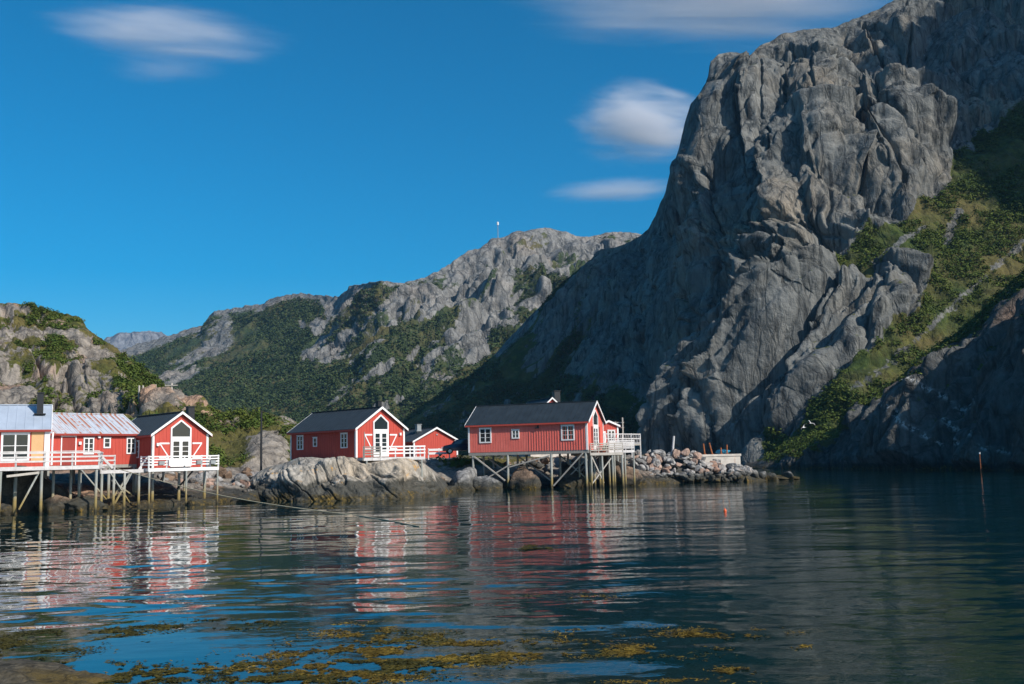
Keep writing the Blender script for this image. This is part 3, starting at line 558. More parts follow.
# ================================================================== buildings
def frame_fn(side, W, L):
    """wall-aligned frames: u along the wall, v up, w out of the wall"""
    if side == 'front': return lambda u, v, w: (u, -w, v)
    if side == 'back': return lambda u, v, w: (-u, L+w, v)
    if side == 'left': return lambda u, v, w: (-W/2-w, u, v)       # u = distance from the front corner
    return lambda u, v, w: (W/2+w, u, v)
def fbox(mb, fn, u0, u1, v0, v1, w0, w1):
    a = [fn(u, v, w) for w in (w0, w1) for (u, v) in ((u0, v0), (u1, v0), (u1, v1), (u0, v1))]
    mb.hexa(a)
def window(fn, u, v0, v1, w, root, cols=2, rows=3, fmat='white', cas=.1, label=None):
    f = MB(); u0, u1 = u-w/2, u+w/2
    fbox(f, fn, u0-cas, u0, v0-cas, v1+cas, .002, .075); fbox(f, fn, u1, u1+cas, v0-cas, v1+cas, .002, .075)
    fbox(f, fn, u0, u1, v1, v1+cas, .002, .075); fbox(f, fn, u0, u1, v0-cas, v0, .002, .075)
    fbox(f, fn, u0-cas-.03, u1+cas+.03, v1+cas, v1+cas+.04, .002, .12)
    o = f.build('window', M[fmat], root)
    if label: o['label'] = label
    p = MB(); fbox(p, fn, u0+.002, u1-.002, v0+.002, v1-.002, .004, .03); p.build('pane', M['glass'], o)
    g = MB()
    for k in range(1, cols):
        c = u0+(u1-u0)*k/cols; fbox(g, fn, c-.05, c+.05, v0, v1, .031, .066)
    for k in range(1, rows):
        c = v0+(v1-v0)*k/rows; fbox(g, fn, u0, u1, c-.018, c+.018, .032, .058)
    if g.v: g.build('glazing_bar', M[fmat], o)
    return o
def gable_glazing(root, wd, z0, zt, zs, za, bars=True):
    """tall glazed double door with a pointed light above"""
    fn = frame_fn('front', 0, 0); h = wd/2; c = .12
    def ring(mb, outer, inner, w0, w1):
        n = len(outer)
        for i in range(n):
            a, b, e, d = outer[i], outer[(i+1) % n], inner[(i+1) % n], inner[i]
            mb.hexa([fn(*a, w0), fn(*b, w0), fn(*e, w0), fn(*d, w0), fn(*a, w1), fn(*b, w1), fn(*e, w1), fn(*d, w1)])
    f = MB(); out = [(-h-c, z0), (h+c, z0), (h+c, zs+c*.6), (0, za+c*1.3), (-h-c, zs+c*.6)]; inn = [(-h, z0+.12), (h, z0+.12), (h, zs), (0, za), (-h, zs)]
    ring(f, out, inn, .003, .10); fbox(f, fn, -h, h, zt-.14, zt+.14, .004, .085)
    o = f.build('gable_window', M['white'], root)
    p = MB(); p.prism([(-h+.002, z0+.122), (h-.002, z0+.122), (h-.002, zs-.002), (0, za-.003), (-h+.002, zs-.002)], lambda u, v, w: fn(u, v, .006+.025*w)); p.build('pane', M['glass'], o)
    for s in (-1, 1):
        d = MB(); a, b = (-h, -.01) if s < 0 else (.01, h)
        fbox(d, fn, a, a+.12, z0+.12, zt-.14, .032, .07); fbox(d, fn, b-.12, b, z0+.12, zt-.14, .032, .07); fbox(d, fn, a+.12, b-.12, z0+.12, z0+.45, .032, .07); fbox(d, fn, a+.12, b-.12, zt-.26, zt-.14, .032, .07)
        for k in (1, 2, 3): zc = z0+.45+(zt-.26-z0-.45)*k/4; fbox(d, fn, a+.12, b-.12, zc-.022, zc+.022, .034, .062)
        d.build('door_leaf', M['white'], o)
    return o
def shutter(root, fn, u0, u1, v0, v1, flip, mat='red'):
    s = MB(); fbox(s, fn, u0, u1, v0, v1, .03, .065); o = s.build('shutter', M[mat], root)
    b = MB(); fbox(b, fn, u0, u1, v1-.28, v1-.15, .066, .09); fbox(b, fn, u0, u1, v0+.12, v0+.25, .066, .09)
    a, c = (u0+.02, u1-.02) if flip else (u1-.02, u0+.02)
    p, q = (a, v1-.281), (c, v0+.251); t = .11*(1 if c > a else -1)
    pts = [(p[0], p[1]), (p[0]+t, p[1]), (q[0], q[1]), (q[0]-t, q[1])]
    b.prism(pts, lambda u, v, w: fn(u, v, .066+.022*w)); b.build('brace', M['white'], o)
def house(name, origin, rz, W, L, hw, hr, wall, roofm, label, oh=.32, og=.28, battens=.3, seam=.55, barge='white', base=.0, fascia='red', cboards=True, cat='cabin', battens_range=None):
    root = empty(name, origin, rz, label, cat)
    mb = MB(); mb.prism([(-W/2, base), (W/2, base), (W/2, hw), (0, hw+hr), (-W/2, hw)], lambda u, v, w: (u, w*L, v))
    ang = math.atan2(hr, W/2)
    for side in ('front', 'back', 'left', 'right'):
        fn = frame_fn(side, W, L); n = int((W if side in ('front', 'back') else L)/battens)
        for k in range(1, n):
            if side in ('front', 'back'): u = -W/2+W*k/n; top = hw+hr*(1-abs(u)/(W/2))-.05
            else: u = L*k/n; top = hw-.02
            d = .022
            if battens_range and side == 'left': d = .035 if battens_range[0] < u < battens_range[1] else .012
            fbox(mb, fn, u-.03, u+.03, base+.01, top, .0005, d)
    mb.build('wall', M[wall], root)
    # roof: two slabs with seams
    rf = MB(); th = .10; sl = math.hypot(W/2, hr); ex = (sl+oh)/sl
    for s in (-1, 1):
        def fn(u, v, w, s=s): # u along the length, v down slope 0..1, w thickness
            return (s*W/2*v*ex, u, hw+hr-hr*v*ex+.03+w)
        rf.hexa([fn(-og, 0, 0), fn(L+og, 0, 0), fn(L+og, 1, 0), fn(-og, 1, 0), fn(-og, 0, th), fn(L+og, 0, th), fn(L+og, 1, th), fn(-og, 1, th)])
        n = int((L+2*og)/seam)
        for k in range(n+1):
            u = -og+(L+2*og)*k/n; u = min(max(u, -og+.03), L+og-.03)
            rf.hexa([fn(u-.02, .01, th-.01), fn(u+.02, .01, th-.01), fn(u+.02, .995, th-.01), fn(u-.02, .995, th-.01), fn(u-.02, .01, th+.035), fn(u+.02, .01, th+.035), fn(u+.02, .995, th+.035), fn(u-.02, .995, th+.035)])
    rf.bar((0, -og-.01, hw+hr+.15), (0, L+og+.01, hw+hr+.15), .26, .07)
    roof = rf.build('roof', M[roofm], root)
    # bargeboards
    for y0, y1 in ((-og-.05, -og-.002), (L+og+.002, L+og+.05)):
        b = MB()
        for s in (-1, 1):
            p = [(0, hw+hr+.17), (s*W/2*ex, hw+hr-hr*ex+.17), (s*W/2*ex, hw+hr-hr*ex-.03), (0, hw+hr-.05)]
            b.prism(p, lambda u, v, w: (u, y0+(y1-y0)*w, v))
        b.build('bargeboard', M[barge], root)
    for s in (-1, 1):
        b = MB(); xe = s*(W/2*ex+.012); b.box((min(xe, xe+s*.03), -og, hw+hr-hr*ex-.06), (max(xe, xe+s*.03), L+og, hw+hr-hr*ex+.10)); b.build('eaves_board', M[fascia], root)
    if cboards:
        for sx in (-1, 1):
            for y in (0, L):
                b = MB(); sy = -1 if y == 0 else 1; x = sx*W/2
                b.box((min(x-sx*.14, x+sx*.045), min(y+sy*.025, y+sy*.05), base), (max(x-sx*.14, x+sx*.045), max(y+sy*.025, y+sy*.05), hw+.02))
                b.box((min(x+sx*.025, x+sx*.046), min(y-sy*.14, y+sy*.024), base), (max(x+sx*.025, x+sx*.046), max(y-sy*.14, y+sy*.024), hw-.03)); b.build('corner_board', M['white'], root)
    return root, roof
def chimney(roof, x, y, z0, z1, w, mat='black', cap=True):
    c = MB(); c.box((x-w/2, y-w/2, z0), (x+w/2, y+w/2, z1)); c.box((x-w*.9, y-w*.9, z0+.35), (x+w*.9, y+w*.9, z0+.42))
    o = c.build('chimney', M[mat], roof)
    if cap:
        k = MB(); k.box((x-w*.62, y-w*.62, z1+.001), (x+w*.62, y+w*.62, z1+.07)); k.build('chimney_cap', M[mat], roof)
def corner_origin(P, rz, lx, ly):
    c, s = math.cos(rz), math.sin(rz); return Vector((P.x-(c*lx-s*ly), P.y-(s*lx+c*ly), P.z))
def wall_lamp(fn, u, v, root):
    b = MB(); fbox(b, fn, u-.1, u+.1, v-.12, v+.12, .03, .2); b.build('wall_lamp', M['lamp'], root)
def pile(name, p, top, zb=-1.2, r=.11, lean=(0, 0), parent=None, mat='pile'):
    m = MB(); m.tube([(p[0]+lean[0], p[1]+lean[1], zb), (p[0]+lean[0]*.5, p[1]+lean[1]*.5, (zb+top)/2), (p[0], p[1], top)], [r*1.12, r*1.03, r], 8); return m.build(name, M[mat], parent)

# ---- third cabin: on the rock (centre left)
a = R(45); P = at(356, 457.6, 89.5); W, L, hw, hr = 5.5, 10.6, 2.6, 1.85
H1, rf1 = house('cabin', corner_origin(P, a, -W/2, 0), a, W, L, hw, hr, 'red', 'slate', 'red cabin with near-black roof standing directly on the pale bare rock')
fl = frame_fn('left', W, L); ff = frame_fn('front', W, L)
for u, wd, v0, v1, cc, rr in ((1.75, .85, .98, 2.15, 2, 3), (6.4, .45, 1.22, 1.9, 1, 2), (8.95, .85, .98, 2.15, 2, 3)): window(fl, u, v0, v1, wd, H1, cc, rr)
gable_glazing(H1, 1.5, .05, 2.4, 3.15, 3.75)
shutter(H1, ff, -1.85, -1.0, .55, 2.25, True); shutter(H1, ff, 1.0, 1.85, .55, 2.25, False)
wall_lamp(ff, 2.2, 2.1, H1)
chimney(rf1, 1.1, 1.7, hw+hr-.8, hw+hr+.75, .42)
s_ = MB()
for (x, y) in ((-W/2+.2, .2), (W/2-.2, .2), (-W/2+.2, L-.2), (W/2-.2, L-.2), (-W/2+.2, L/2), (W/2-.2, L/2), (0, .3)): s_.box((x-.14, y-.14, -1.2), (x+.14, y+.14, -.0))
s_.box((-W/2+.1, .06, -.22), (W/2-.1, .25, -.002)); s_.box((-W/2+.05, .26, -.22), (-W/2+.2, L-.1, -.002)); s_.build('foundation', M['wood'], H1)

# ---- second cabin on piles (left, gable towards us)
a = R(43); P = at(152, 468, 81.6); W, L, hw, hr = 4.8, 8.6, 2.75, 1.72
H2, rf2 = house('cabin', corner_origin(P, a, -W/2, 0), a, W, L, hw, hr, 'red', 'slate', 'red gabled cabin on stilts with a white balcony across its pointed window')
fl = frame_fn('left', W, L); ff = frame_fn('front', W, L)
window(fl, 3.1, .95, 2.2, .8, H2, 2, 3)
gable_glazing(H2, 1.55, .05, 2.4, 3.2, 3.8)
shutter(H2, ff, -1.85, -1.0, .65, 2.2, True); shutter(H2, ff, 1.0, 1.85, .65, 2.2, False)
wall_lamp(ff, -2.0, 1.9, H2); chimney(rf2, 1.35, 1.2, hw+hr-1.1, hw+hr+.62, .55)
d = MB(); d.tube([(-W/2-.09, -.12, .1), (-W/2-.09, -.12, hw-.05)], .05, 8); d.build('downpipe', M['grey'], H2)
for (x, y) in ((-W/2+.15, .2), (0, .2), (W/2-.15, .2), (-W/2+.15, 4), (W/2-.15, 4), (-W/2+.15, L-.2), (W/2-.15, L-.2)): pile('pile', (x, y), -.25, -P.z-.8, .12, parent=H2)
b = MB(); b.box((-W/2, 0.01, -.25), (W/2, .2, -.003)); b.box((-W/2, .21, -.25), (-W/2+.2, L, -.003)); b.box((W/2-.2, .21, -.25), (W/2, L, -.003)); b.build('floor_beam', M['wood'], H2)

# ---- rusty-roofed cabin
c = R(50); rz = c+R(90); PR = at(139.5, 464, 84.0); W, L, hw, hr = 6.4, 7.9, 2.55, 1.6
H3, rf3 = house('cabin', corner_origin(PR, rz, -W/2, 0), rz, W, L, hw, hr, 'red', 'rustroof', 'red cabin with a pale metal roof streaked by orange rust', seam=.42, fascia='red_dark', og=.15)
fl = frame_fn('left', W, L); k = L/92.
window(fl, 9.5*k, .95, 2.1, .62, H3, 2, 3); window(fl, 34*k, 1.45, 2.1, .4, H3, 1, 2, cas=.11); window(fl, 52*k, .95, 2.1, .68, H3, 2, 3)
dr = MB(); u0, u1 = 65*k, 77.5*k; fbox(dr, fl, u0, u1, .0, 2.25, .03, .07); do = dr.build('door', M['red_dark'], H3)
dt = MB(); fbox(dt, fl, u0-.09, u0-.002, 0, 2.35, .024, .08); fbox(dt, fl, u1+.002, u1+.09, 0, 2.35, .024, .08); fbox(dt, fl, u0, u1, 2.252, 2.34, .024, .08); dt.build('door_frame', M['white'], do)
dh = MB(); fbox(dh, fl, u0+.08, u0+.2, 1.0, 1.06, .071, .13); dh.build('door_handle', M['grey'], do)
wall_lamp(fl, 42.5*k, 2.28, H3); wall_lamp(fl, 61*k, 1.75, H3)
for u in (62.5*k, 84*k): s_ = MB(); fbox(s_, fl, u-.13, u+.13, 1.0, 1.12, .03, .05); s_.build('plaque', M['grey'], H3)
for u in (.2, 2.6, 5.0, 7.6):
    for x in (-W/2+.15, W/2-.3): pile('pile', (x, u), -.25, -PR.z-.8, .11, parent=H3)
b = MB(); b.box((-W/2, 0.01, -.26), (-W/2+.2, L, -.003)); b.box((W/2-.2, 0.01, -.26), (W/2, L, -.003)); b.build('floor_beam', M['wood'], H3)
b = MB(); z = -PR.z
b.bar((-W/2-.05, .5, -.3), (-W/2-.1, 2.5, z+.5), .12); b.bar((-W/2, 2.4, -1.3), (-W/2, .4, z+.7), .1); b.bar((-W/2-.05, 5.0, -.4), (-W/2-.1, 2.9, z+.6), .1); b.build('cross_brace', M['pile'], H3)

# ---- leftmost cabin, cut by the frame
c = R(25); rz = c+R(90); PR = at(48.5, 466.5, 76.0); W, L, hw, hr = 6.2, 9.5, 2.85, 1.85
H0, rf0 = house('cabin', corner_origin(PR, rz, -W/2, 0), rz, W, L, hw, hr, 'red', 'zinc', 'cabin with smooth blue-grey roof, wide white window and bare plywood panel', seam=.6, fascia='red_dark', og=.12)
fl = frame_fn('left', W, L); ppm = 13.6
U = lambda px: (48.5-px)/12.9*(1+(48.5-px)*.0012)
o = window(fl, (U(9.3)+U(30.5))/2, .62, 2.42, U(10)-U(30), H0, 2, 1, cas=.14, label='wide white double casement beside the plywood panel')
g = MB(); ua, ub = U(30.5), U(9.5)
for v in (1.1, 1.6): fbox(g, fl, ua, ub, v-.02, v+.02, .033, .06)
g.build('glazing_bar', M['white'], o)
p = MB(); fbox(p, fl, U(43.5), U(33), .35, 2.62, .024, .05); p.build('plywood_panel', M['ply'], H0)
b = MB(); fbox(b, fl, .02, .34, .0, 2.7, .047, .075); b.build('corner_board', M['white'], H0)
shutter(H0, fl, U(7.2)+.03, U(-3), .45, 2.35, False)
d = MB(); d.tube([fl(-.25, 2.55, -.1), fl(-.22, 2.2, .12), fl(-.2, .1, .12)], .07, 8); d.build('downpipe', M['white'], H0)
chimney(rf0, -W/2*.42, .72, hw+hr*.45, hw+hr*.58+1.75, .46)
b = MB(); b.box((-W/2, 0.01, -.3), (-W/2+.2, L, -.003)); b.build('floor_beam', M['wood'], H0)
for u in (.2, 3, 6, 9):
    for x in (-W/2+.15, W/2-.3): pile('pile', (x, u), -.3, -PR.z-.8, .12, parent=H0)

# ---- long cabin on stilts (right)
rz = R(70); P = at(587.6, 449.8, 100.5); W, L, hw, hr = 6.2, 12.9, 2.9, 2.0
H4, rf4 = house('cabin', corner_origin(P, rz, -W/2, 0), rz, W, L, hw, hr, 'red_faded', 'slate', 'long red cabin raised on tall stilts over the water, dark roof', battens_range=(0, 6.35), battens=.28)
fl = frame_fn('left', W, L); ff = frame_fn('front', W, L)
window(fl, 2.02, 1.12, 2.42, 1.15, H4, 2, 3, cas=.13); window(fl, 7.65, 1.45, 2.15, .6, H4, 2, 2, cas=.12); window(fl, 11.0, 1.1, 2.4, 1.1, H4, 2, 3, cas=.13)
gable_glazing(H4, 1.7, .05, 2.45, 3.4, 4.0)
b = MB(); fbox(b, ff, -1.05-.5, -1.05, .3, 2.4, .03, .07); b.build('shutter', M['red_dark'], H4)
b = MB(); fbox(b, ff, 1.1, 1.6, .3, 2.4, .03, .07); b.build('shutter', M['red_dark'], H4)
b = MB(); fbox(b, fl, 5.05, 5.45, 2.3, 2.42, .03, .2); fbox(b, fl, 5.1, 5.25, 2.42, 2.6, .03, .12); b.build('wall_bracket', M['black'], H4)
z = -P.z
cols = (.25, 3.9, 8.6, 12.5)
for u in cols:
    for x in (-W/2+.12, 0, W/2-.2):
        pile('pile', (x, u), -.32, z-1, .13 if x < 0 else .12, (random.uniform(-.06, .06), random.uniform(-.08, .08)), H4)
b = MB()
for x in (-W/2+.02, -.1, W/2-.3): b.box((x, -.1, -.32), (x+.2, L+.05, -.003))
b.build('floor_beam', M['wood'], H4)
X0 = -W/2
for p, q in (((X0-.05, .5, -.35), (X0+.02, 3.7, z+.3)), ((X0, 12.3, -.4), (X0-.05, 8.9, z+.9)), ((X0-.02, 8.3, -1.3), (X0+.04, 12.2, z+.5)), ((0, 4, -.4), (.1, .5, z+.4)), ((.1, .6, -.5), (0, 3.8, z+.4)), ((0, 8.5, -.5), (0, 5.0, z+.8)), ((W/2-.3, .4, -.5), (W/2-.3, 4, z+.5)), ((0, 12, -.6), (0, 8.6, z+.8)), ((X0+.1, 8.6, -1.6), (X0+.1, 4.1, -.5))):
    b = MB(); b.bar(p, q, .13, .13); b.build('cross_brace', M['woodw'] if random.random() < .6 else M['pile'], H4)

# ---- low boathouse behind (centre)
a = R(35); P = at(413.8, 459, 117); W, L, hw, hr = 6.0, 7.2, 2.05, 1.5
Gh, rfg = house('boathouse', corner_origin(P, a, -W/2, 0), a, W, L, hw, hr, 'red', 'slate', 'small bright red boathouse with dark roof, low between the two big cabins', cat='boathouse')
chimney(rfg, -.9, 2.6, hw+hr-.6, hw+hr+.55, .55, 'grey')
s_ = MB(); s_.box((-W/2-.1, -.1, -1.2), (W/2+.1, L+.1, -.002)); s_.build('foundation', M['concrete'], Gh)
b = MB(); fbox(b, frame_fn('front', W, L), .05, .25, 2.75, 2.9, .03, .08); b.build('plaque', M['grey'], Gh)
# ---- house hidden behind the long cabin, only its gable shows
a = R(20); P = at(553, 455, 128); W, L, hw, hr = 6.0, 8.0, 4.2, 2.7
zz = at(553, 401.2, 128).z; hb = zz+.35-hw-hr
Hb, rfb = house('house', Vector((P.x, P.y, hb)), a, W, L, hw, hr, 'red', 'slate', 'house behind the long cabin, only its white gable peak shows over the ridge', cat='house')
window(frame_fn('front', W, L), 0, 4.4, 5.3, .8, Hb, 2, 2)
s_ = MB(); s_.box((-W/2-.1, -.1, -hb), (W/2+.1, L+.1, -.002)); s_.build('foundation', M['concrete'], Hb)
chimney(rfb, 2.0, 3.2, hw+hr-1.6, hw+hr+1.15, .8)
# ---- small annex to the right
a = R(20); P = at(599, 449.5, 110.5); W, L, hw, hr = 2.4, 3.2, 2.55, .5
Sh, rfs = house('shed', corner_origin(P, a, -W/2, 0), a, W, L, hw, hr, 'red', 'slate', 'tiny red and white shed tucked behind the long cabin’s gable', oh=.2, og=.2, cat='shed')
ff = frame_fn('front', W, L); window(ff, .35, .9, 2.0, .7, Sh, 2, 2, cas=.12)
b = MB(); fbox(b, ff, -1.0, -.35, 0, 2.0, .03, .07); b.build('door', M['white'], Sh)
for x in (-W/2+.1, W/2-.1):
    for y in (.1, L-.1): pile('pile', (x, y), -.01, -P.z, .1, parent=Sh)

# ================================================================== decks
def rail(root, pts, zf, h=1.0, n_r=3, sp=1.5, mat='white', rh=.13, post=.1, ends=True):
    """rail along a polyline: planks as 'rail' parts, each post a part"""
    pb = MB()
    for (p, q) in zip(pts[:-1], pts[1:]):
        p = Vector((*p, zf)); q = Vector((*q, zf)); d = (q-p); n = max(1, round(d.length/sp))
        for k in range(n_r):
            z = h-.07-k*(h-.12)/n_r
            r = MB(); nrm = Vector((d.y, -d.x, 0)).normalized()*(post/2+.022); r.bar(p+nrm+Vector((0, 0, z)), q+nrm+Vector((0, 0, z)), .035, rh); r.build('rail', M[mat], root)
        for k in range(n+1):
            if k == n and not (q.xy-Vector(pts[-1])).length < 1e-4: continue
            s = p+d*k/n; m = MB(); m.box((s.x-post/2, s.y-post/2, zf-.25), (s.x+post/2, s.y+post/2, zf+h)); m.build('rail_post', M[mat], root)
def deck(name, corners, z, label, mat='white_worn', th=.1, planks=.16, beam='woodw'):
    root = empty(name, (0, 0, 0), 0, label, 'deck'); n = len(corners); m = MB()
    A, B, Cc, D = [Vector((*p, 0)) for p in corners]; L = max((B-A).length, (Cc-D).length); k = int(L/planks)
    for i in range(k):
        t0, t1 = i/k, (i+.93)/k; q = [A.lerp(B, t0), A.lerp(B, t1), D.lerp(Cc, t1), D.lerp(Cc, t0)]
        m.hexa([(v.x, v.y, z-.05) for v in q]+[(v.x, v.y, z) for v in q])
    m.build('floor', M[mat], root)
    f = MB(); nrm = Vector(((B-A).y, -(B-A).x, 0)).normalized()
    f.bar(A+nrm*.03+Vector((0, 0, z-.12)), B+nrm*.03+Vector((0, 0, z-.12)), .05, .26); f.bar(A+Vector((0, 0, z-.14))-nrm*.05, D+Vector((0, 0, z-.14)), .05, .18); f.bar(B+Vector((0, 0, z-.14))-nrm*.05, Cc+Vector((0, 0, z-.14)), .05, .18)
    f.build('edge_board', M[mat], root)
    g = MB()
    for t in (.12, .5, .85): a_, b_ = A.lerp(D, t), B.lerp(Cc, t); g.bar(a_+Vector((0, 0, z-.2)), b_+Vector((0, 0, z-.2)), .12, .2)
    g.build('floor_beam', M[beam], root); return root
# left terrace in front of the first two cabins
zd = 3.32
def gz(px, py, D): p = at(px, py, D); return (p.x, p.y)
A = gz(-45, 467, 66.5); B = gz(99, 467, 72.6); Cc = gz(104, 467, 79.5); D_ = gz(-45, 467, 74.0)
T = deck('wooden_deck', (A, B, Cc, D_), zd, 'weathered white terrace with plank railing in front of the two leftmost cabins')
rail(T, [A, B, (B[0]+(Cc[0]-B[0])*.55, B[1]+(Cc[1]-B[1])*.55)], zd, 1.02, 3, 1.7, 'white_worn', .12)
rf = MB(); rf.bar((A[0], A[1], zd+1.06), (B[0], B[1], zd+1.06), .16, .04); rf.build('handrail', M['white_worn'], T)
Av, Bv = Vector(A), Vector(B); off = Vector(((Bv-Av).y, -(Bv-Av).x)).normalized()
for t in (.06, .30, .46, .585, .74, .875, .94, .985):
    q = Av.lerp(Bv, t)-off*(.1 if t in (.06, .30, .585, .985) else 1.6+t); pile('pile', (q.x, q.y), zd-.26, -1.2, .10 if t > .5 else .12, (random.uniform(-.05, .05), 0), T)
for t, s in ((.57, .44), (.10, .2)):
    q = Av.lerp(Bv, t)-off*.2; q2 = Av.lerp(Bv, s)-off*.3; b = MB(); b.bar((q.x, q.y, zd-.35), (q2.x, q2.y, .4), .11); b.build('cross_brace', M['pile'], T)
b = MB(); q = Av.lerp(Bv, .56)-off*.02; q2 = Av.lerp(Bv, .34)-off*.02; b.bar((q.x, q.y, zd-.42), (q2.x, q2.y, zd-.62), .16, .16); b.build('loose_plank', M['woodw'], T)
# walkway under the rusty cabin's wall to the balcony cabin
A = gz(101, 470, 75.2); B = gz(147, 470, 80.2); Cc = gz(147, 470, 81.5); D_ = gz(101, 470, 77)
Wk = deck('walkway', (A, B, Cc, D_), 2.95, 'narrow plank walkway with steps joining the terrace to the balcony cabin'); Wk['category'] = 'walkway'
rail(Wk, [A, (A[0]*.72+B[0]*.28, A[1]*.72+B[1]*.28)], 2.95, 1.15, 3, 1.6, 'white_worn', .11)
m = MB(); ax = Vector((*A, 0)); dd = (Vector((*B, 0))-ax).normalized(); nn = Vector((dd.y, -dd.x, 0))
for i in range(3):
    p = ax-dd*(.25-.3*i)+nn*.05; z = 3.3-.13*i; m.bar(p-nn*.9+Vector((0, 0, z)), p+nn*.1+Vector((0, 0, z)), .3, .05)
m.bar(ax-dd*.5+nn*.12+Vector((0, 0, 4.25)), ax+dd*1.1+nn*.12+Vector((0, 0, 3.1)), .05, .2); m.build('steps', M['white_worn'], Wk)
m = MB(); bx = Vector((*B, 0)); m.bar(bx-dd*1.0+Vector((0, 0, 2.95)), bx+Vector((0, 0, 3.9)), .05, .12); m.build('stair_rail', M['white_worn'], Wk)
for t in (.02, .27, .5, .82): q = ax.lerp(bx, t); pile('pile', (q.x, q.y), 2.7, -1, .10, parent=Wk)
for t, s in ((.65, .3), (.2, .62)): q = ax.lerp(bx, t); q2 = ax.lerp(bx, s); b = MB(); b.bar((q.x, q.y, 2.7), (q2.x, q2.y, .4), .1); b.build('cross_brace', M['pile'], Wk)
# balcony of the gabled cabin
A = Vector(gz(148.8, 469, 79.4)); ux = Vector((math.cos(R(43)), math.sin(R(43)))); ny = Vector((-ux.y, ux.x)); B = A+ux*5.9; Cc = B+ny*1.5; D_ = A+ny*1.5
Bl = deck('balcony', (A, B, Cc, D_), 3.0, 'white balcony on thin stilts with flower boxes hung along its railing', mat='white'); Bl['category'] = 'balcony'
rail(Bl, [D_, A, B, Cc], 3.0, 1.0, 4, 1.5, 'white', .10)
for t in (.01, .53, .99):
    q = A.lerp(B, t); pile('pile', (q.x, q.y), 2.75, -1.2, .075, parent=Bl)
b = MB(); q = A.lerp(B, .62); q2 = A.lerp(B, .5)+ny*1.3; b.bar((q.x, q.y, 2.7), (q2.x, q2.y, 1.3), .1); b.build('cross_brace', M['black'], Bl)
for t, w_ in ((.16, .45), (.42, 1.9), (.70, .45), (.9, .45)):
    q = A.lerp(B, t); nb = -ny*.2; fbm_ = MB(); fbm_.bar(Vector((*(q+nb-ux*w_/2), 3.42)), Vector((*(q+nb+ux*w_/2), 3.42)), .22, .3 if w_ < 1 else .5)
    o = fbm_.build('planter_box', M['white'] if w_ > 1 else M['grey'], None); tag(o, {.16: 'small grey flower box hung at the left end of the white balcony rail', .42: 'long white panel box hung mid-way along the balcony rail', .70: 'small grey flower box right of the long white box on the balcony rail', .9: 'small grey flower box at the right end of the white balcony rail'}[t], 'flower box', 'boxes hung on the balcony rail')
# deck + fence before the cabin on the rock
A = Vector(gz(363.5, 460, 87.2)); ux = Vector((math.cos(R(24)), math.sin(R(24)))); ny = Vector((-ux.y, ux.x)); B = A+ux*5.6; zf = at(385, 457.5, 89).z
Dk = deck('wooden_deck', (A, B, B+ny*2.6, A+ny*1.9), zf, 'low plank deck with white railing before the gable of the cabin on the rock', 'white_worn')
rail(Dk, [A, A+ux*1.5], zf, 1.0, 4, .75, 'wood', .1)
rail(Dk, [A+ux*1.55, B, B+ny*2.4], zf, 1.0, 3, 1.35, 'white', .12)
for t in (.05, .35, .65, .95): q = A.lerp(B, t); pile('pile', (q.x, q.y), zf-.25, zf-1.8, .08, parent=Dk)
b = MB(); b.tube([(A.x+.1, A.y-.05, zf), (A.x+.1, A.y-.05, zf+2.25)], .04, 6); b.build('flag_post', M['wood'], Dk)
# white plank fence at the boathouse
p, q = at(428.5, 456, 113), at(449.5, 455.5, 113.6)
Fn = empty('fence', (0, 0, 0), 0, 'two-board low white fence in front of the boathouse', 'fence')
for z in (.28, .68): b = MB(); b.bar((p.x, p.y, p.z+z), (q.x, q.y, q.z+z), .05, .24); b.build('rail', M['white'], Fn)
for t in (0, .5, 1): s = p.lerp(q, t); b = MB(); b.box((s.x-.06, s.y+.03, s.z-.5), (s.x+.06, s.y+.13, s.z+.85)); b.build('rail_post', M['white'], Fn)
# dock beside the long cabin
A = Vector(gz(590.5, 452, 100.9)); ux = Vector((math.cos(R(20)), math.sin(R(20)))); ny = Vector((-ux.y, ux.x)); B = A+ux*3.6; z1 = at(600, 452.8, 101.5).z
Dr = deck('wooden_deck', (A, B, B+ny*5, A+ny*5), z1, 'timber dock on stilts at the gable end of the long cabin', 'woodw')
rail(Dr, [A, B], z1, 1.0, 4, .9, 'woodw', .1)
for t in (.03, .36, .68, .98):
    for dy in (.1, 3.2): q = A.lerp(B, t)+ny*dy; pile('pile', (q.x, q.y), z1-.28, -1.2, .1, (random.uniform(-.08, .08), 0), Dr)
for (t, s) in ((.7, .05), (.05, .4)):
    q = A.lerp(B, t)+ny*.15; q2 = A.lerp(B, s)+ny*.15; b = MB(); b.bar((q.x, q.y, z1-.35), (q2.x, q2.y, .5), .11); b.build('cross_brace', M['woodw'], Dr)
A2 = Vector(gz(609, 450, 104.0)); B2 = A2+ux*2.9; z2 = at(625, 450.2, 105).z
Dr2 = deck('wooden_deck', (A2, B2, B2+ny*6, A2+ny*6), z2, 'whitish landing right of the dock with a long boarded railing leading to the rubble', 'white_worn')
rail(Dr2, [A2, B2], z2, 1.05, 5, .9, 'white_worn', .13)
for t in (.2, .62, .97): q = A2.lerp(B2, t); pile('pile', (q.x, q.y), z2-.28, -1.2, .09, parent=Dr2)
A3 = Vector(gz(604, 445, 107)); B3 = Vector(gz(640.5, 443, 113)); z3 = at(620, 444.2, 109).z
Rp = empty('trellis_railing', (0, 0, 0), 0, 'pale slatted railing of the upper terrace above the rubble', 'railing')
d = B3-A3
for zz_ in (.12, .62, 1.12): b = MB(); b.bar((A3.x, A3.y, z3+zz_), (B3.x, B3.y, z3+zz_), .05, .1); b.build('rail', M['white_worn'], Rp)
b = MB()
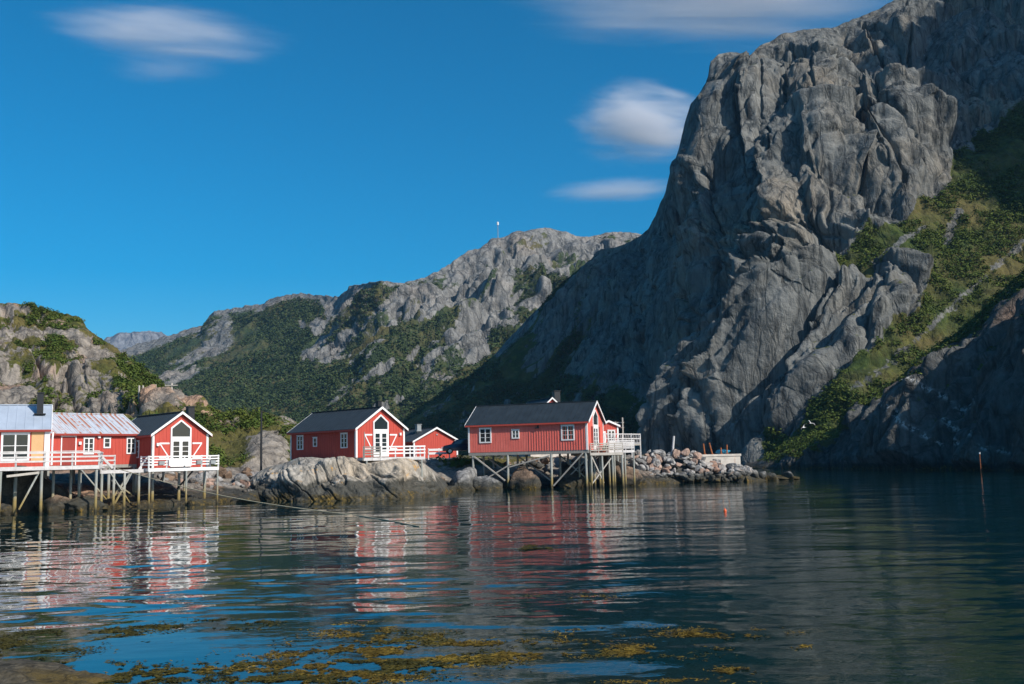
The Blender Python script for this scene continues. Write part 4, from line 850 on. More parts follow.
for i in range(22):
    t0 = i/22; q = A3+d*t0; q2 = A3+d*min(1, t0+.045); b.bar((q.x, q.y-.04, z3+.1), (q2.x, q2.y-.04, z3+1.15), .03, .09)
b.build('slat', M['white_worn'], Rp)
for t in (0, .25, .5, .75, 1): q = A3+d*t; b = MB(); b.box((q.x-.06, q.y+.03, z3-1.5), (q.x+.06, q.y+.14, z3+1.2)); b.build('rail_post', M['white_worn'], Rp)
fl_ = MB(); nn = Vector((-d.y, d.x)).normalized()
fl_.hexa([(A3.x, A3.y, z3-.12), (B3.x, B3.y, z3-.12), (B3.x+nn.x*4, B3.y+nn.y*4, z3-.12), (A3.x+nn.x*4, A3.y+nn.y*4, z3-.12), (A3.x, A3.y, z3), (B3.x, B3.y, z3), (B3.x+nn.x*4, B3.y+nn.y*4, z3), (A3.x+nn.x*4, A3.y+nn.y*4, z3)]); fl_.build('floor', M['woodw'], Rp)
for t in (.3, .9):
    q = A3+d*t+nn*3.5; pile('pile', (q.x, q.y), z3-.13, 1, .1, parent=Rp)
# scaffold-like frame behind
Sc = empty('post_frame', (0, 0, 0), 0, 'bare timber post with two cross rails rising behind the dock', 'frame')
q = at(623.4, 443, 111.5); m = MB(); m.box((q.x-.07, q.y-.07, z3-.1), (q.x+.07, q.y+.07, at(623.4, 417.5, 111.5).z)); m.build('post', M['woodw'], Sc)
for py in (422.5, 427.5): e0, e1 = at(604 if py < 425 else 612, py, 112), at(624, py, 111.7); m = MB(); m.bar(e0, e1, .08, .12); m.build('rail', M['woodw'], Sc)
q = at(616, 443, 111.5); m = MB(); m.box((q.x-.05, q.y-.05, z3-.1), (q.x+.05, q.y+.05, at(616, 421.5, 111.5).z)); m.build('post', M['woodw'], Sc)
# potted plants on the dock
def leafcloud(pts, size, nl, leaf, flat=.8, seed=0):
    g = np.random.default_rng(seed); pts = np.asarray(pts); n = len(pts); sz = np.broadcast_to(size, (n,)) if np.ndim(size) < 2 else size
    d = g.normal(size=(n, nl, 3)); d /= np.linalg.norm(d, axis=2)[..., None]; r = g.uniform(.35, 1, (n, nl, 1))**.6; d[..., 2] = d[..., 2]*flat
    c = pts[:, None]+d*r*sz[:, None, None]; c[..., 2] += sz[:, None]*.35*flat
    dd = d.reshape(-1, 3); c = c.reshape(-1, 3); m = len(c); nrm = np.array([0, 0, .8])+dd*.7+g.normal(size=(m, 3))*.42; a = np.cross(nrm, g.normal(size=(m, 3))); a /= np.linalg.norm(a, axis=1)[:, None]; b = np.cross(nrm, a); b /= np.linalg.norm(b, axis=1)[:, None]
    l = (leaf*g.uniform(.6, 1.3, (m, 1)))*np.repeat(sz/np.mean(sz), nl)[:, None]
    V = np.stack([c-a*l, c+b*l*.55, c+a*l, c-b*l*.55], 1).reshape(-1, 3); Fq = np.arange(m*4).reshape(m, 4); return V, Fq
for i, (px, py, lab, mt) in enumerate(((604, 448, 'bushy potted plant with yellow-green leaves on the dock', 'shrub'), (598.5, 450.5, 'low pot of pink flowers at the long cabin’s gable door', 'pink'))):
    q = at(px, py, 102.6 if i == 0 else 102.0); q.z = z1; root = empty('potted_plant', q, 0, lab, 'potted plant', None)
    m = MB(); m.tube([(0, 0, 0.01), (0, 0, .35)], [.14, .2], 12); m.build('pot', M['pot'], root)
    if mt == 'pink': M['pink'] = leafmat('pink_petals', (.10, .16, .03), (.45, .05, .12), (.65, .10, .22), 6)
    V, Fq = leafcloud([(0, 0, .42)], np.array([.36 if i == 0 else .25]), 150, .07, 1, i); mk('foliage', V, Fq, M[mt], root)

# ================================================================== car
def car():
    q = at(461.5, 455.2, 112.2); q.z = at(455, 454.0, 112).z
    root = empty('parked_car', q, R(188), 'dark blue hatchback parked between the boathouse and the long cabin', 'car')
    prof = [(-2.1, .35), (-2.15, .75), (-2.05, 1.0), (-1.75, 1.12), (-1.45, 1.55), (-.4, 1.66), (.5, 1.60), (1.15, 1.10), (1.95, .95), (2.15, .7), (2.15, .35)]
    # cross sections give the cabin its tumblehome
    V = []; ys = [(-.86, .94), (-.80, 1.), (.80, 1.), (.86, .94)]
    for y, s in ys:
        for x, z in prof:
            t = 1-(max(0, z-1.0)*.28 if abs(y) > .5 else 0); V.append((x*(.99 if abs(y) > .85 else 1), y*t, .35+(z-.35)*s))
    n = len(prof); Fc = [[k*n+i, k*n+(i+1) % n, (k+1)*n+(i+1) % n, (k+1)*n+i] for k in range(3) for i in range(n)]+[list(range(n))[::-1], [3*n+i for i in range(n)]]
    b = mk('body', V, Fc, M['car'], root)
    for s in (-1, 1):
        w_ = MB(); w_.prism([(-1.62, 1.1), (-1.32, 1.46), (-.4, 1.56), (.42, 1.5), (.98, 1.1)], lambda u, v, w, s=s: (u, s*(.862-(v-1.0)*.235+.006*w), v)); w_.build('side_window', M['glass'], root)
        for x in (-1.35, 1.35):
            t_ = MB(); t_.tube([(x, s*.66, .33), (x, s*.875, .33)], .33, 20); wh = t_.build('wheel', M['tyre'], root)
            r_ = MB(); r_.tube([(x, s*.876, .33), (x, s*.888, .33)], .2, 12); r_.build('rim', M['rim'], wh)
        h_ = MB(); h_.box((2.1, s*.72-.12, .68), (2.165, s*.72+.12, .82)); h_.build('headlight', M['lamp'], root)
        h_ = MB(); h_.box((-2.17, s*.72-.1, .8), (-2.09, s*.72+.1, 1.0)); h_.build('tail_light', M['redlens'], root)
    w_ = MB(); w_.hexa([(1.08, -.70, 1.17), (1.08, .70, 1.17), (.56, .62, 1.575), (.56, -.62, 1.575), (1.11, -.70, 1.18), (1.11, .70, 1.18), (.59, .62, 1.60), (.59, -.62, 1.60)]); w_.build('windscreen', M['glass'], root)
    w_ = MB(); w_.hexa([(-1.73, -.68, 1.17), (-1.73, .68, 1.17), (-1.50, .62, 1.50), (-1.50, -.62, 1.50), (-1.76, -.68, 1.18), (-1.76, .68, 1.18), (-1.53, .62, 1.51), (-1.53, -.62, 1.51)]); w_.build('rear_window', M['glass'], root)
car()

# ================================================================== rocks
import bmesh
def ico(sub):
    bm = bmesh.new(); bmesh.ops.create_icosphere(bm, subdivisions=sub, radius=1); V = np.array([v.co[:] for v in bm.verts]); Fc = np.array([[v.index for v in f.verts] for f in bm.faces]); bm.free(); return V, Fc
IC = {k: ico(k) for k in (1, 2, 3, 4, 5)}
def rockmesh(sz, seed, sub=3, cuts=9, rough=.06, depth=(.55, .9)):
    g = np.random.default_rng(seed); V, Fc = IC[sub]; V = V.copy()
    for _ in range(cuts):
        d = g.normal(size=3); d /= np.linalg.norm(d); k = g.uniform(*depth); dot = V@d; V = V-np.maximum(dot-k, 0)[:, None]*d*.96
    V = V*(1+fbm(V*1.3+seed*7.1, 4)[:, None]*rough*2.2); V = V*np.array(sz)
    V = V*(1+0*V)
    return V, Fc
def rk(name, c, sz, seed, mat, rot=0, sub=3, cuts=9, rough=.09, label=None, cat=None, group=None, tilt=0., depth=(.42, .8)):
    V, Fc = rockmesh(sz, seed, sub, cuts, rough, depth); o = mk(name, V, Fc, mat, None, False, c); o.rotation_euler = (tilt, tilt*.6, rot)
    try:
        o.data.shade_auto_smooth if False else None
    except Exception: pass
    return tag(o, label, cat, group)
RK = dict(
    pale=rock_mat('pale_boulder', 6, dark=(.20, .19, .18), light=(.52, .50, .47), warm=(.45, .34, .26), warm_amt=.3, tide=True, bumpd=.06, zs=1., streak=.3),
    pink=rock_mat('pink_boulder', 6, dark=(.24, .16, .12), light=(.50, .36, .29), warm=(.48, .27, .18), warm_amt=.5, tide=True, bumpd=.06, zs=1., streak=.3),
    grey=rock_mat('grey_boulder', 5, dark=(.12, .12, .12), light=(.34, .33, .31), warm=(.35, .24, .17), warm_amt=.4, tide=True, bumpd=.08, zs=1., streak=.3),
    dark=rock_mat('dark_boulder', 5, dark=(.035, .035, .033), light=(.12, .115, .10), warm=(.16, .12, .06), warm_amt=.3, tide=True, bumpd=.08, zs=1., streak=.4),
    brown=rock_mat('brown_boulder', 4, dark=(.12, .08, .05), light=(.30, .21, .15), warm=(.33, .20, .12), warm_amt=.5, tide=True, bumpd=.08, zs=1., streak=.4))

# the pale skerry that carries the third cabin
def skerry():
    sk = [(232, 499), (242, 492), (250, 480), (258, 472), (268, 467), (281, 464), (292, 460), (299, 457.5), (312, 457), (324, 458.5), (335, 459.5), (350, 458), (362, 461), (376, 460), (388, 459.5), (400, 458), (410, 458.5), (418, 460.5), (424, 464), (431, 471), (440, 481), (447, 489), (452, 496)]
    keys = [(232, [(500.5, 96), (500, 96), (499.6, 97), (499.3, 97.5), (499, 98)]), (250, [(501, 91), (496, 91.5), (491, 92.5), (485, 94), (480, 96)]), (275, [(503, 86), (494, 87), (484, 88.5), (473, 91), (465, 94)]), (300, [(504, 83), (493, 84), (480, 85.5), (467, 88), (457.5, 91)]), (356, [(504, 82), (494, 83), (481, 84.5), (468, 86.5), (458.5, 89)]),
            (400, [(503, 82.5), (494, 83.3), (483, 84.3), (470, 85.5), (458.5, 87.6)]), (425, [(501, 86), (495, 86.6), (489, 87.4), (478, 88.5), (464, 90.5)]), (440, [(499, 90), (496, 90.6), (493, 91.2), (488, 92), (480, 93.5)]), (452, [(497.5, 95), (497.2, 95.2), (497, 95.4), (496.5, 95.7), (496, 96)])]
    def disp(P, X, Y):
        w_ = fbm(P/3, 2)[..., None]*np.array([.5, .5, 0]); Q = S3(P, 1.0, -1.1); Q = Q+np.stack([fbm(Q/5+1, 2), fbm(Q/5+3, 2), fbm(Q/5+5, 2)], -1)*1.2; e = smooth(Y-np.interp(X, [p[0] for p in sk], [p[1] for p in sk]), 0, 10)
        strat = (np.abs(pn(np.stack([(P[..., 0]*.75+P[..., 2]*1.3)/1.3, P[..., 1]*.12, P[..., 2]*.2], -1)))*.55)
        L_ = np.stack([(P[..., 0]+P[..., 2]*1.5)*.9, P[..., 1]*.25, P[..., 2]*.25], -1)+w_
        return (billow(Q, 7)*.8+billow(Q, 2.6, 3)*.3+strat*.9+np.abs(pn(L_/.55))*.22-np.exp(-(pn(L_/1.8+9)/.05)**2)*.35+fbm(P/.4, 3)*.07-.75)*e
    m = rock_mat('skerry_rock', 3.2, dark=(.24, .22, .18), light=(.52, .47, .40), warm=(.46, .36, .25), warm_amt=.35, tide=True, tideh=1.35, zs=.6, tilt=.8, bumpd=.12, lichen=True, streak=.35, stain=.2)
    o, *_ = sheet('skerry', m, keys, sk, np.arange(232, 452.5, .5), 120, disp, lambda P, N, X, Y: smooth(N[..., 2]+fbm(P/1.5, 3)*.4, .8, 1.1)*.35, back=((2, 1.), (6, .99), (12, .97), (16, .3), (20, -.5)), bx=14, by=5)
skerry()
for nm, px, D, w_, h_, dp, mt, sd, lab in (
    ('boulder', 38, 76.0, 3.2, 3.6, 2.6, 'dark', 3, 'large dark tent-shaped boulder under the left terrace'),
    ('boulder', 58, 73.6, 2.2, 1.25, 1.6, 'brown', 5, 'tan flat-topped boulder at the foot of the terrace stilts'),
    ('boulder', 82, 73.5, 1.7, 1.1, 1.4, 'dark', 9, 'black wet boulder right of the terrace stilts'),
    ('boulder', 8, 71.5, 1.3, .8, 1.2, 'brown', 12, 'small brown boulder in the water at the left edge'),
    ('boulder', 100, 75.5, 1.3, .75, 1.0, 'dark', 14, 'low dark boulder under the walkway steps'),
    ('boulder', 197, 81.8, 2.0, .55, 1.2, 'dark', 21, 'flat black rock awash in front of the white balcony'),
    ('boulder', 248, 86.0, 3.2, .95, 2.0, 'dark', 23, 'dark weed-covered rock awash left of the pale skerry'),
    ('boulder', 460, 103, 2.3, 2.1, 1.9, 'grey', 34, 'big rounded grey boulder left of the long cabin stilts'),
    ('boulder', 483, 103, 2.0, 1.7, 1.4, 'grey', 33, 'cracked grey boulder at the first stilt of the long cabin'),
    ('boulder', 521, 103, 1.9, 1.9, 1.6, 'brown', 37, 'brown angular boulder between the stilts under the long cabin'),
    ('boulder', 566, 106, 4.6, 3.1, 2.2, 'dark', 39, 'broad black rock in the shade beneath the long cabin'),
    ('boulder', 614, 107.5, 3.2, 3.3, 2.2, 'brown', 41, 'massive reddish brown boulder behind the dock stilts'),
    ('boulder', 432, 104, 1.9, 1.5, 1.3, 'brown', 43, 'tan boulder just right of the pale skerry'),
    ('boulder', 445, 100, 1.6, .9, 1.2, 'dark', 45, 'low dark boulder at the right tip of the pale skerry'),
    ('boulder', 420, 107, 1.7, 2.3, 1.2, 'grey', 47, 'grey boulder below the end of the deck on the rock')):
    p = gp(px, 480, 0); x = (px-512)/F_PX*D; rk(nm, (x, D, h_*.1 if h_ > 1 else 0), (w_, dp, h_*.98), sd, RK[mt], random.uniform(0, 3), 4, 16, .12, lab, 'boulder')

# shore stones between the cabins (individual)
def scatter_rocks(n, region, D_of, size, mats, group, label, cat, name='boulder', seed=1, hmax=None, sub=2, cuts=9):
    g = random.Random(seed); base = {}
    protos = []
    for k in range(8):
        V, Fc = rockmesh((1, 1, 1), seed*31+k, 3, cuts+4, .07, (.38, .75)); protos.append((V, Fc))
    meshes = {}
    out = []
    for i in range(n):
        px, Dd, z, s = region(g, i); mt = g.choice(mats); k = g.randrange(8)
        if (k, mt) not in meshes:
            V, Fc = protos[k]; o = mk(name, V, Fc, RK[mt], None, False); meshes[(k, mt)] = o.data
        else:
            o = bpy.data.objects.new(name, meshes[(k, mt)]); col.objects.link(o)
        o.location = ((px-512)/F_PX*Dd, Dd, z); o.scale = (s*g.uniform(.8, 1.25), s*g.uniform(.75, 1.1), s*g.uniform(.55, .85)); o.rotation_euler = (g.uniform(-.5, .5), g.uniform(-.5, .5), g.uniform(0, 6.3))
        tag(o, label, cat, group); out.append(o)
    return out
def reg_left(g, i):
    px = g.uniform(108, 262); D = 84+ (px-108)/154*8+g.uniform(0, 7); base = 84+(px-108)/154*8; z = (D-base)*.30+.25; return px, D, z, g.uniform(.35, .95)*(1.2 if i % 5 == 0 else 1)
scatter_rocks(90, reg_left, None, 1, ['pink', 'grey', 'grey', 'brown', 'pale'], 'stones along the shore under the stilt cabins', 'rough pinkish or grey shore stone on the bank behind the stilts', 'stone', seed=5)
def reg_mid(g, i):
    px = g.uniform(405, 600); D = 109+g.uniform(-2, 5); z = (D-107)*.42+.2; return px, D, z, g.uniform(.35, .85)
scatter_rocks(55, reg_mid, None, 1, ['grey', 'brown', 'dark', 'dark'], 'stones on the bank under the long cabin', 'dull grey or brown stone on the bank behind the long cabin stilts', 'stone', seed=8)
# breakwater: a rubble bank of individual blocks
def reg_break(g, i):
    t = i/185.; row = g.random()
    px = 628+g.random()**.92*125; hmax = np.interp(px, [628, 650, 690, 705, 735, 748, 760], [3.6, 3.7, 3.3, 2.6, 1.7, 1.5, .8])
    fr = g.random(); D = 112.3+fr*3.4; z = fr*hmax*.95+.1; s = g.uniform(.38, .72)
    if px > 745: D = 115+g.uniform(0, 2.); z = g.uniform(.1, .9); s = g.uniform(.5, .8)
    return px, D, z, s
bw = scatter_rocks(200, reg_break, None, 1, ['pale', 'pale', 'pink', 'grey', 'pale'], 'blocks of the breakwater', 'angular pale, pink or grey block in the rubble breakwater', 'block', name='breakwater_block', seed=13)
core = MB()
def corefn():
    xs_ = np.linspace(620, 770, 60); V = []; 
    for px in xs_:
        hm = float(np.interp(px, [620, 650, 690, 705, 735, 748, 770], [3.0, 3.2, 2.8, 2.2, 1.3, .9, -.3]))
        for k, (D, f) in enumerate(((112.6, -.35), (113.5, .22), (114.6, .55), (115.8, .9), (117.2, 1.), (120, .9), (123, -.3))): V.append(((px-512)/F_PX*D, D, hm*f-.15 if f > 0 else -.6))
    n = 7; idx = np.arange(60*n).reshape(60, n); q = np.stack([idx[:-1, :-1], idx[1:, :-1], idx[1:, 1:], idx[:-1, 1:]], -1).reshape(-1, 4)
    tag(mk('rubble_bank', np.array(V), q, RK['dark'], None, True), kind='structure')
corefn()
for px, D, s, hz, mt, lab in ((757, 116.5, (1.2, .9, .75), .3, 'grey', 'grey boulder right after the concrete quay wall'), (766, 117, (1.0, .9, .7), .2, 'grey', 'rounded grey boulder, second from the quay wall'), (775, 117.3, (1.3, .8, .45), .15, 'brown', 'flat tan rock on the outer tip of the breakwater'), (783, 117, (1.1, .8, .75), .2, 'pale', 'peaked pale rock near the tip of the breakwater'), (790, 117.3, (.9, .6, .25), .1, 'brown', 'last low rock at the very tip of the breakwater'), (744, 115.6, (1.2, .9, 1.0), .6, 'pale', 'pale boulder leaning on the corner of the quay wall')):
    rk('boulder', ((px-512)/F_PX*D, D, hz), s, int(px), RK[mt], .4*px, 3, 9, .05, lab, 'boulder')
for px, py, lab in ((675.5, 453.5, 'rounded red-brown boulder on the breakwater crest, left of the pair'), (686, 453, 'rounded red-brown boulder on the breakwater crest, right of the pair'), (697.5, 456.5, 'orange-tinged block on the crest at the start of the quay wall')):
    p = at(px, py, 115.2); rk('boulder', p, (.72, .6, .6), int(px), RK['pink'], 1, 3, 7, .04, lab, 'boulder')
# quay wall
q0, q1 = at(690, 460, 116.9), at(740.5, 460, 118.4); ztop = 3.12
Q = empty('quay_wall', (0, 0, 0), 0, 'stained concrete quay wall behind the rubble', 'quay wall'); d = (q1-q0); d.z = 0; nn = Vector((-d.y, d.x, 0)).normalized()
m = MB(); a_, b_ = Vector((q0.x, q0.y, 0)), Vector((q1.x, q1.y, 0)); m.hexa([a_+Vector((0, 0, -1)), b_+Vector((0, 0, -1)), b_+nn*3+Vector((0, 0, -1)), a_+nn*3+Vector((0, 0, -1)), a_+Vector((0, 0, ztop-.25)), b_+Vector((0, 0, ztop-.25)), b_+nn*3+Vector((0, 0, ztop-.25)), a_+nn*3+Vector((0, 0, ztop-.25))]); m.build('wall', M['concrete'], Q)
e = nn*-.08; dn = d.normalized()*.08
m = MB(); m.hexa([a_+e-dn+Vector((0, 0, ztop-.248)), b_+e+dn+Vector((0, 0, ztop-.248)), b_+nn*3.05+dn+Vector((0, 0, ztop-.248)), a_+nn*3.05-dn+Vector((0, 0, ztop-.248)), a_+e-dn+Vector((0, 0, ztop)), b_+e+dn+Vector((0, 0, ztop)), b_+nn*3.05+dn+Vector((0, 0, ztop)), a_+nn*3.05-dn+Vector((0, 0, ztop))]); m.build('coping', M['concrete'], Q)
for px, pt, lean, lab in ((707.8, 443.5, -.12, 'leftmost rusty iron post on the quay wall'), (715.3, 442.7, -.3, 'leaning rusty iron post, second on the quay wall'), (724.3, 447.5, 0, 'short rusty post at the left of the blue tarpaulin'), (730.2, 444.5, .03, 'rusty post rising behind the blue tarpaulin')):
    t = (px-690)/50.5; c_ = a_.lerp(b_, t)+nn*.8; zt = at(px, pt, 118.5).z; m = MB(); m.tube([(c_.x, c_.y, ztop), (c_.x+lean, c_.y, zt)], .09, 8); m.tube([(c_.x, c_.y, ztop), (c_.x, c_.y, ztop+.06)], .2, 8); tag(m.build('mooring_post', M['rust']), lab, 'post')
c_ = a_.lerp(b_, .78)+nn*1.5; V, Fc = rockmesh((1.0, .55, .32), 77, 3, 6, .05); tag(mk('tarpaulin_bundle', V, Fc, M['blue'], None, True, (c_.x, c_.y, ztop+.26)), 'turquoise tarpaulin bundle lying on the quay wall', 'tarpaulin')
c_ = at(673.5, 452, 116); m = MB(); m.tube([(c_.x-.2, c_.y, 2.6), (c_.x+.12, c_.y, at(673.5, 436, 116).z)], [.14, .12], 8); tag(m.build('wooden_post', M['white_worn']), 'pale leaning post standing in the rubble breakwater', 'post')

# ================================================================== poles, rope, buoy, marker, mast, gulls
def surf_depth(px, py):
    k = np.argmin((lX-px)**2+(lY-py)**2); return float(lP.reshape(-1, 3)[k, 1])
def pole(px, pt, pb, D, r, mat, label, arm=None, name='utility_pole'):
    if D is None: D = surf_depth(px, pb)-5.0; r *= D/172
    a1, b1 = at(px, pb, D), at(px, pt, D); root = empty(name, (b1.x, a1.y, a1.z-1.5), 0, label, 'pole')
    m = MB(); m.tube([(0, 0, 0), (0, 0, b1.z-a1.z+1.5)], [r*1.2, r], 8); m.build('pole', M[mat], root)
    if arm: m = MB(); h = b1.z-a1.z+1.5; m.bar((-arm, -r*1.3, h-.35), (arm, -r*1.3, h-.35), .12, .14); m.build('cross_arm', M[mat], root)
pole(139.2, 385.5, 399, None, .16, 'woodw', 'leftmost of the pale poles on the hill above the gabled cabin', None)
pole(143, 385.5, 399, None, .16, 'woodw', 'second pale pole on the hill, close beside the leftmost', None)
pole(155.8, 384.5, 398, None, .14, 'woodw', 'lone slim pole on the hill between the pair and the crossarm pole', None)
pole(171.8, 383, 400, None, .17, 'woodw', 'pole with a crossarm on the hill crest', .9)
pole(214, 413, 424, None, .09, 'woodw', 'short pale pole on the green slope right of the gabled cabin', None)
pole(261.5, 411, 474, 101, .10, 'black', 'tall dark pole standing alone before the grey crag', None)
m = MB(); a_ = at(117, 468.5, 75.6); pts = []; e_ = gp(352, 515)
for i in range(25):
    t = i/24; p = Vector(a_).lerp(e_, t); p.z -= math.sin(t*math.pi)*.42; p.z = max(p.z, .02); pts.append(p)
for (px, py) in ((385, 520), (420, 527)): p = gp(px, py); p.z = .012; pts.append(p)
tag(m.tube(pts, .032, 6).build('mooring_rope', M['rope']), 'long tan mooring rope sagging from the stilts into the water', 'rope')
p = gp(725, 511.5); V, Fc = rockmesh((.085, .085, .10), 3, 3, 0, 0); root = empty('buoy', (p.x, p.y, 0), 0, 'small orange buoy floating alone off the breakwater', 'buoy'); mk('float', V, Fc, M['orange'], root, True, (0, 0, .04)); m = MB(); m.tube([(0, 0, .13), (0, 0, .19)], .025, 8); m.build('eyelet', M['orange'], root)
p = gp(981, 472.0); root = empty('marker_pole', (p.x, p.y, -1), 0, 'thin rusty marker pole standing in the water below the dark cliff', 'marker'); m = MB(); m.tube([(0, 0, 0), (0, 0, 1+at(981, 453, p.y).z)], [.07, .06], 8); m.build('pole', M['rust'], root); m = MB(); m.tube([(0, 0, 1+at(981, 454, p.y).z), (0, 0, 1.0+at(981, 452.2, p.y).z)], .10, 10); m.build('top_mark', M['lamp'], root)
a_ = at(498, 236, 790); b_ = at(498, 222.5, 790); root = empty('radio_mast', (a_.x, a_.y, a_.z-6), 0, 'tiny mast on the skyline left of the middle summit', 'mast'); m = MB(); m.tube([(0, 0, 0), (0, 0, b_.z-a_.z+6)], [.35, .22], 6); m.build('pole', M['grey'], root); m = MB(); m.tube([(0, 0, b_.z-a_.z+3.8), (0, 0, b_.z-a_.z+6.4)], .8, 8); m.build('antenna', M['lamp'], root)
def gull(px, py, D, rz, roll, label):
    root = empty('gull', at(px, py, D), rz, label, 'gull'); root.rotation_euler = (roll, 0, rz)
    V, Fc = IC[3]; V = V.copy(); V = V*np.array([.30, .085, .085]); V[:, 0] += 0; V[V[:, 0] < 0] *= np.array([1.15, .75, .75]); V[:, 2] += np.maximum(V[:, 0]-.17, 0)*.25
    body = mk('body', V, Fc, M['white'], root, True)
    m = MB(); m.tube([(.30, 0, .03), (.37, 0, .02)], [.022, .006], 6); m.build('beak', M['orange'], body)
    for s in (-1, 1):
        st = [(0, 0.05, .04, .20, .012), (0.05, .32, .20, .17, .010), (.0, .58, .22, .12, .008), (-.12, .88, .10, .03, .004)]; V = []
        for x, y, z, ch, th in st: V += [(x+ch*.5, s*y, z), (x, s*y, z+th), (x-ch*.6, s*y, z), (x, s*y, z-th)]
        Fc2 = [[i*4+k, i*4+(k+1) % 4, (i+1)*4+(k+1) % 4, (i+1)*4+k] for i in range(3) for k in range(4)]+[[0, 1, 2, 3], [12, 13, 14, 15]]; mk('wing', V, Fc2, M['white'], root, True)
    m = MB(); m.prism([(-.28, -.03), (-.28, .03), (-.45, .09), (-.45, -.09)], lambda u, v, w: (u, v, .012*w)); m.build('tail', M['white'], root)
gull(803.5, 427.5, 158, R(200), R(35), 'white gull in flight, lower left of the two, before the grass slope')
gull(810.8, 423.2, 158, R(215), R(-30), 'white gull in flight, upper right of the two, before the grass slope')

# ================================================================== foreground
def fore():
    P0 = gp(20, 684); V, Fc = IC[5]; V = V.copy(); V = V*np.array([3.0, 1.5, .42]); V = V*(1+fbm(V*.9+4, 5)[:, None]*.22); V[:, 2] += fbm(V*4+2, 4)*.035
    m = rock_mat('weedy_rock', 14, dark=(.022, .02, .013), light=(.15, .125, .085), warm=(.10, .07, .02), warm_amt=.9, bumpd=.03, zs=1., streak=.4)
    o = mk('shore_rock', V, Fc, m, None, True, (P0.x-1.2, P0.y-.05, -.17)); o.rotation_euler = (0, 0, R(-16))
    tag(o, 'low weed-grown rock at the bottom left corner of the water', 'rock'); return o, P0
ro, P0 = fore()
def weeds(name, mat, patches, n, label, seed, size):
    g = np.random.default_rng(seed); out = []
    for (px, py, rx, ry, k) in patches:
        m = int(n*k); a = g.normal(size=(m*5, 2))*.5; X = px+a[:, 0]*rx*1.15; Y = py+a[:, 1]*ry*1.5
        d = rays(X, Y); t = -CAM_H/d[:, 2]; P = C0+d*t[:, None]; f = fbm(np.stack([P[:, 0]*.9, P[:, 1]*1.1, P[:, 0]*0+seed], -1), 4)+.55*pn(np.stack([P[:, 0]*3.1, P[:, 1]*2.4, P[:, 0]*0], -1))+.5*pn(np.stack([P[:, 0]*9, P[:, 1]*7, P[:, 0]*0], -1)); P = P[f > .22][:m]; out.append(P)
    c = np.concatenate(out); m = len(c); c[:, 2] = g.uniform(-.003, .014, m)
    th = g.uniform(0, 6.28, m); l = size*g.uniform(.5, 1.5, m); a = np.stack([np.cos(th)*l, np.sin(th)*l, g.uniform(-.25, .35, m)*l*.7], -1); b = np.stack([-np.sin(th), np.cos(th), g.uniform(-.5, .5, m)], -1)*(l*.20)[:, None]
    V = np.stack([c-a, c-b, c+a, c+b], 1).reshape(-1, 3); tag(mk(name, V, np.arange(m*4).reshape(m, 4), mat), label, 'seaweed', kind='stuff')
gold = [(360, 664, 70, 5, 1.1), (300, 676, 110, 6, 1.2), (430, 655, 60, 7, 1.2), (480, 650, 60, 6, 1.0), (330, 648, 50, 5, .5), (350, 630, 40, 6, .35), (395, 640, 60, 7, .8), (560, 648, 70, 5, .55), (620, 655, 60, 5, .5), (665, 652, 45, 3, .35), (722, 633, 45, 3, .4), (735, 671, 16, 2, .15), (795, 645, 12, 2, .06), (600, 630, 50, 4, .15), (530, 612, 40, 3, .08), (580, 597, 50, 3, .08), (680, 682, 60, 2, .12), (300, 655, 60, 3, .3), (180, 669, 30, 3, .25), (240, 678, 40, 4, .5), (530, 656, 50, 5, .5)]
weeds('seaweed', M['weed'], gold, 3300, 'golden brown seaweed mats floating in the foreground', 3, .040)
dk = [(30, 640, 70, 3, .5), (90, 634, 90, 4, .8), (25, 662, 45, 4, .7), (110, 603, 60, 5, .35), (190, 627, 60, 2, .4), (230, 622, 40, 2, .2), (20, 650, 50, 5, .6), (60, 672, 90, 6, 1.2), (110, 679, 60, 4, .8), (180, 671, 50, 3, .3), (350, 668, 90, 6, .9), (440, 660, 80, 7, .8), (300, 680, 110, 4, .7), (536, 548, 14, 2.2, .35), (255, 665, 50, 3, .25), (420, 640, 70, 6, .5), (600, 655, 70, 4, .3)]
weeds('seaweed', M['weed_dark'], dk, 4400, 'dark olive seaweed floating by the bottom left shore', 5, .045)

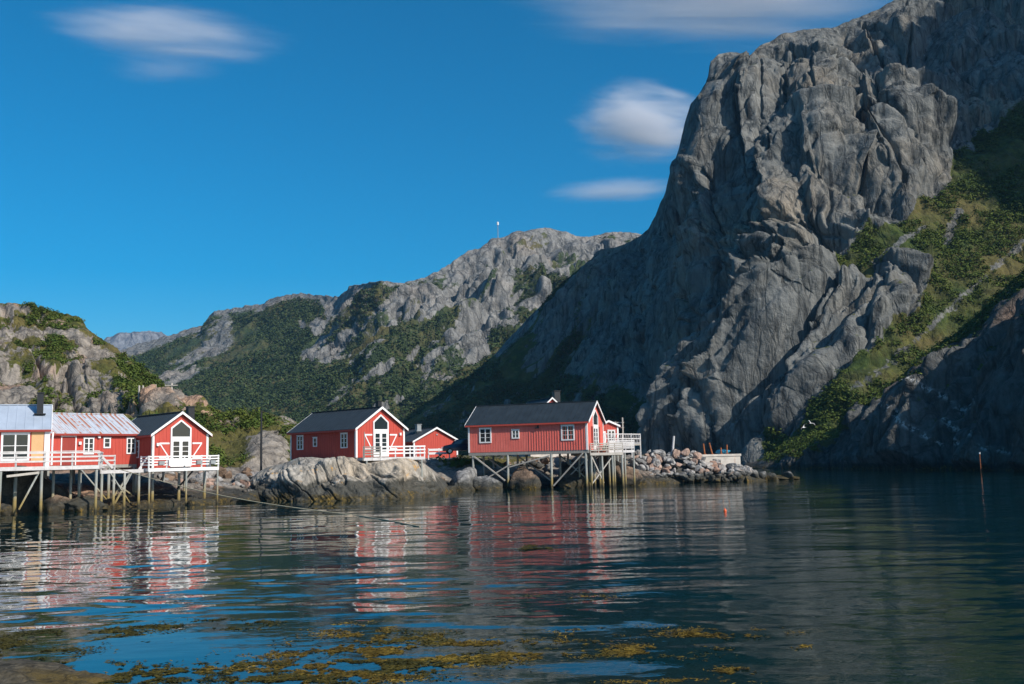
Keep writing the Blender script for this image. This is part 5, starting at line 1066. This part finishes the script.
# ================================================================== vegetation
def pick(P, V, n, mask, seed):
    g = np.random.default_rng(seed); w = (V*mask).ravel(); k = np.where(w > .45)[0]; d = P.reshape(-1, 3)
    du = np.linalg.norm(np.gradient(P, axis=0), axis=2)*np.linalg.norm(np.gradient(P, axis=1), axis=2); pw = (w*du.ravel())[k]; pw /= pw.sum()
    i = g.choice(k, n, p=pw); return d[i]+g.normal(size=(n, 3))*np.array([.3, .3, .05]), g
m_ = smooth(fbm(lP/4+3, 4), -.45, .45)*smooth(lY-left_sky(lX), 1, 5)*(lX > -25)*(lY < 466)*(lX < 470)
pts, g = pick(lP, lV, 12500, m_, 2); V, Fq = leafcloud(pts, g.uniform(.25, .9, len(pts))**1.8*.8, 20, .11, .75, 4); tag(mk('hill_shrubs', V, Fq, M['shrub']), 'low green shrubs spread over the hillside behind the cabins', 'shrubs', kind='stuff')
m_ = (bX > 740)*(bX < 1030)*smooth(gul(bX, bY), .3, .7)*smooth(fbm(bP/9+3, 4), -.45, .15)
pts, g = pick(bP, bV, 11000, m_, 6); V, Fq = leafcloud(pts, g.uniform(.35, 1.15, len(pts))**1.5*1.2, 18, .20, .5, 7); tag(mk('gully_shrubs', V, Fq, M['shrub']), 'green shrubs and grass filling the gully on the right', 'shrubs', kind='stuff')
m_ = (tX < 1030)*smooth(430-tY+(tX < 830)*60, -30, 0)
pts, g = pick(tP, tV, 3000, m_, 8); V, Fq = leafcloud(pts, g.uniform(.3, .85, len(pts)), 18, .18, .7, 9); tag(mk('shore_shrubs', V, Fq, M['shrub']), 'bright green bushes along the crest of the rocky shore', 'shrubs', kind='stuff')
m_ = smooth(bX, 375, 390)*(bX < 720)*smooth(fbm(bP/30+3, 3), -.4, .1)
pts, g = pick(bP, bV, 11000, m_, 10); V, Fq = leafcloud(pts, g.uniform(.5, 1.3, len(pts)), 10, .45, .8, 11); tag(mk('birch_scrub', V, Fq, M['forest']), 'dark birch scrub on the shaded spur', 'scrub', kind='stuff')
m_ = smooth(fbm(mP/70+3, 3)+mV*.5+smooth(mY, 330, 400)*.5, -.15, .5)
pts, g = pick(mP, mV, 52000, m_, 12); V, Fq = leafcloud(pts, g.uniform(.5, 1.6, len(pts)), 8, .65, 1.0, 13); tag(mk('birch_forest', V, Fq, M['forest']), 'birch forest covering the lower valley mountain', 'forest', kind='stuff')
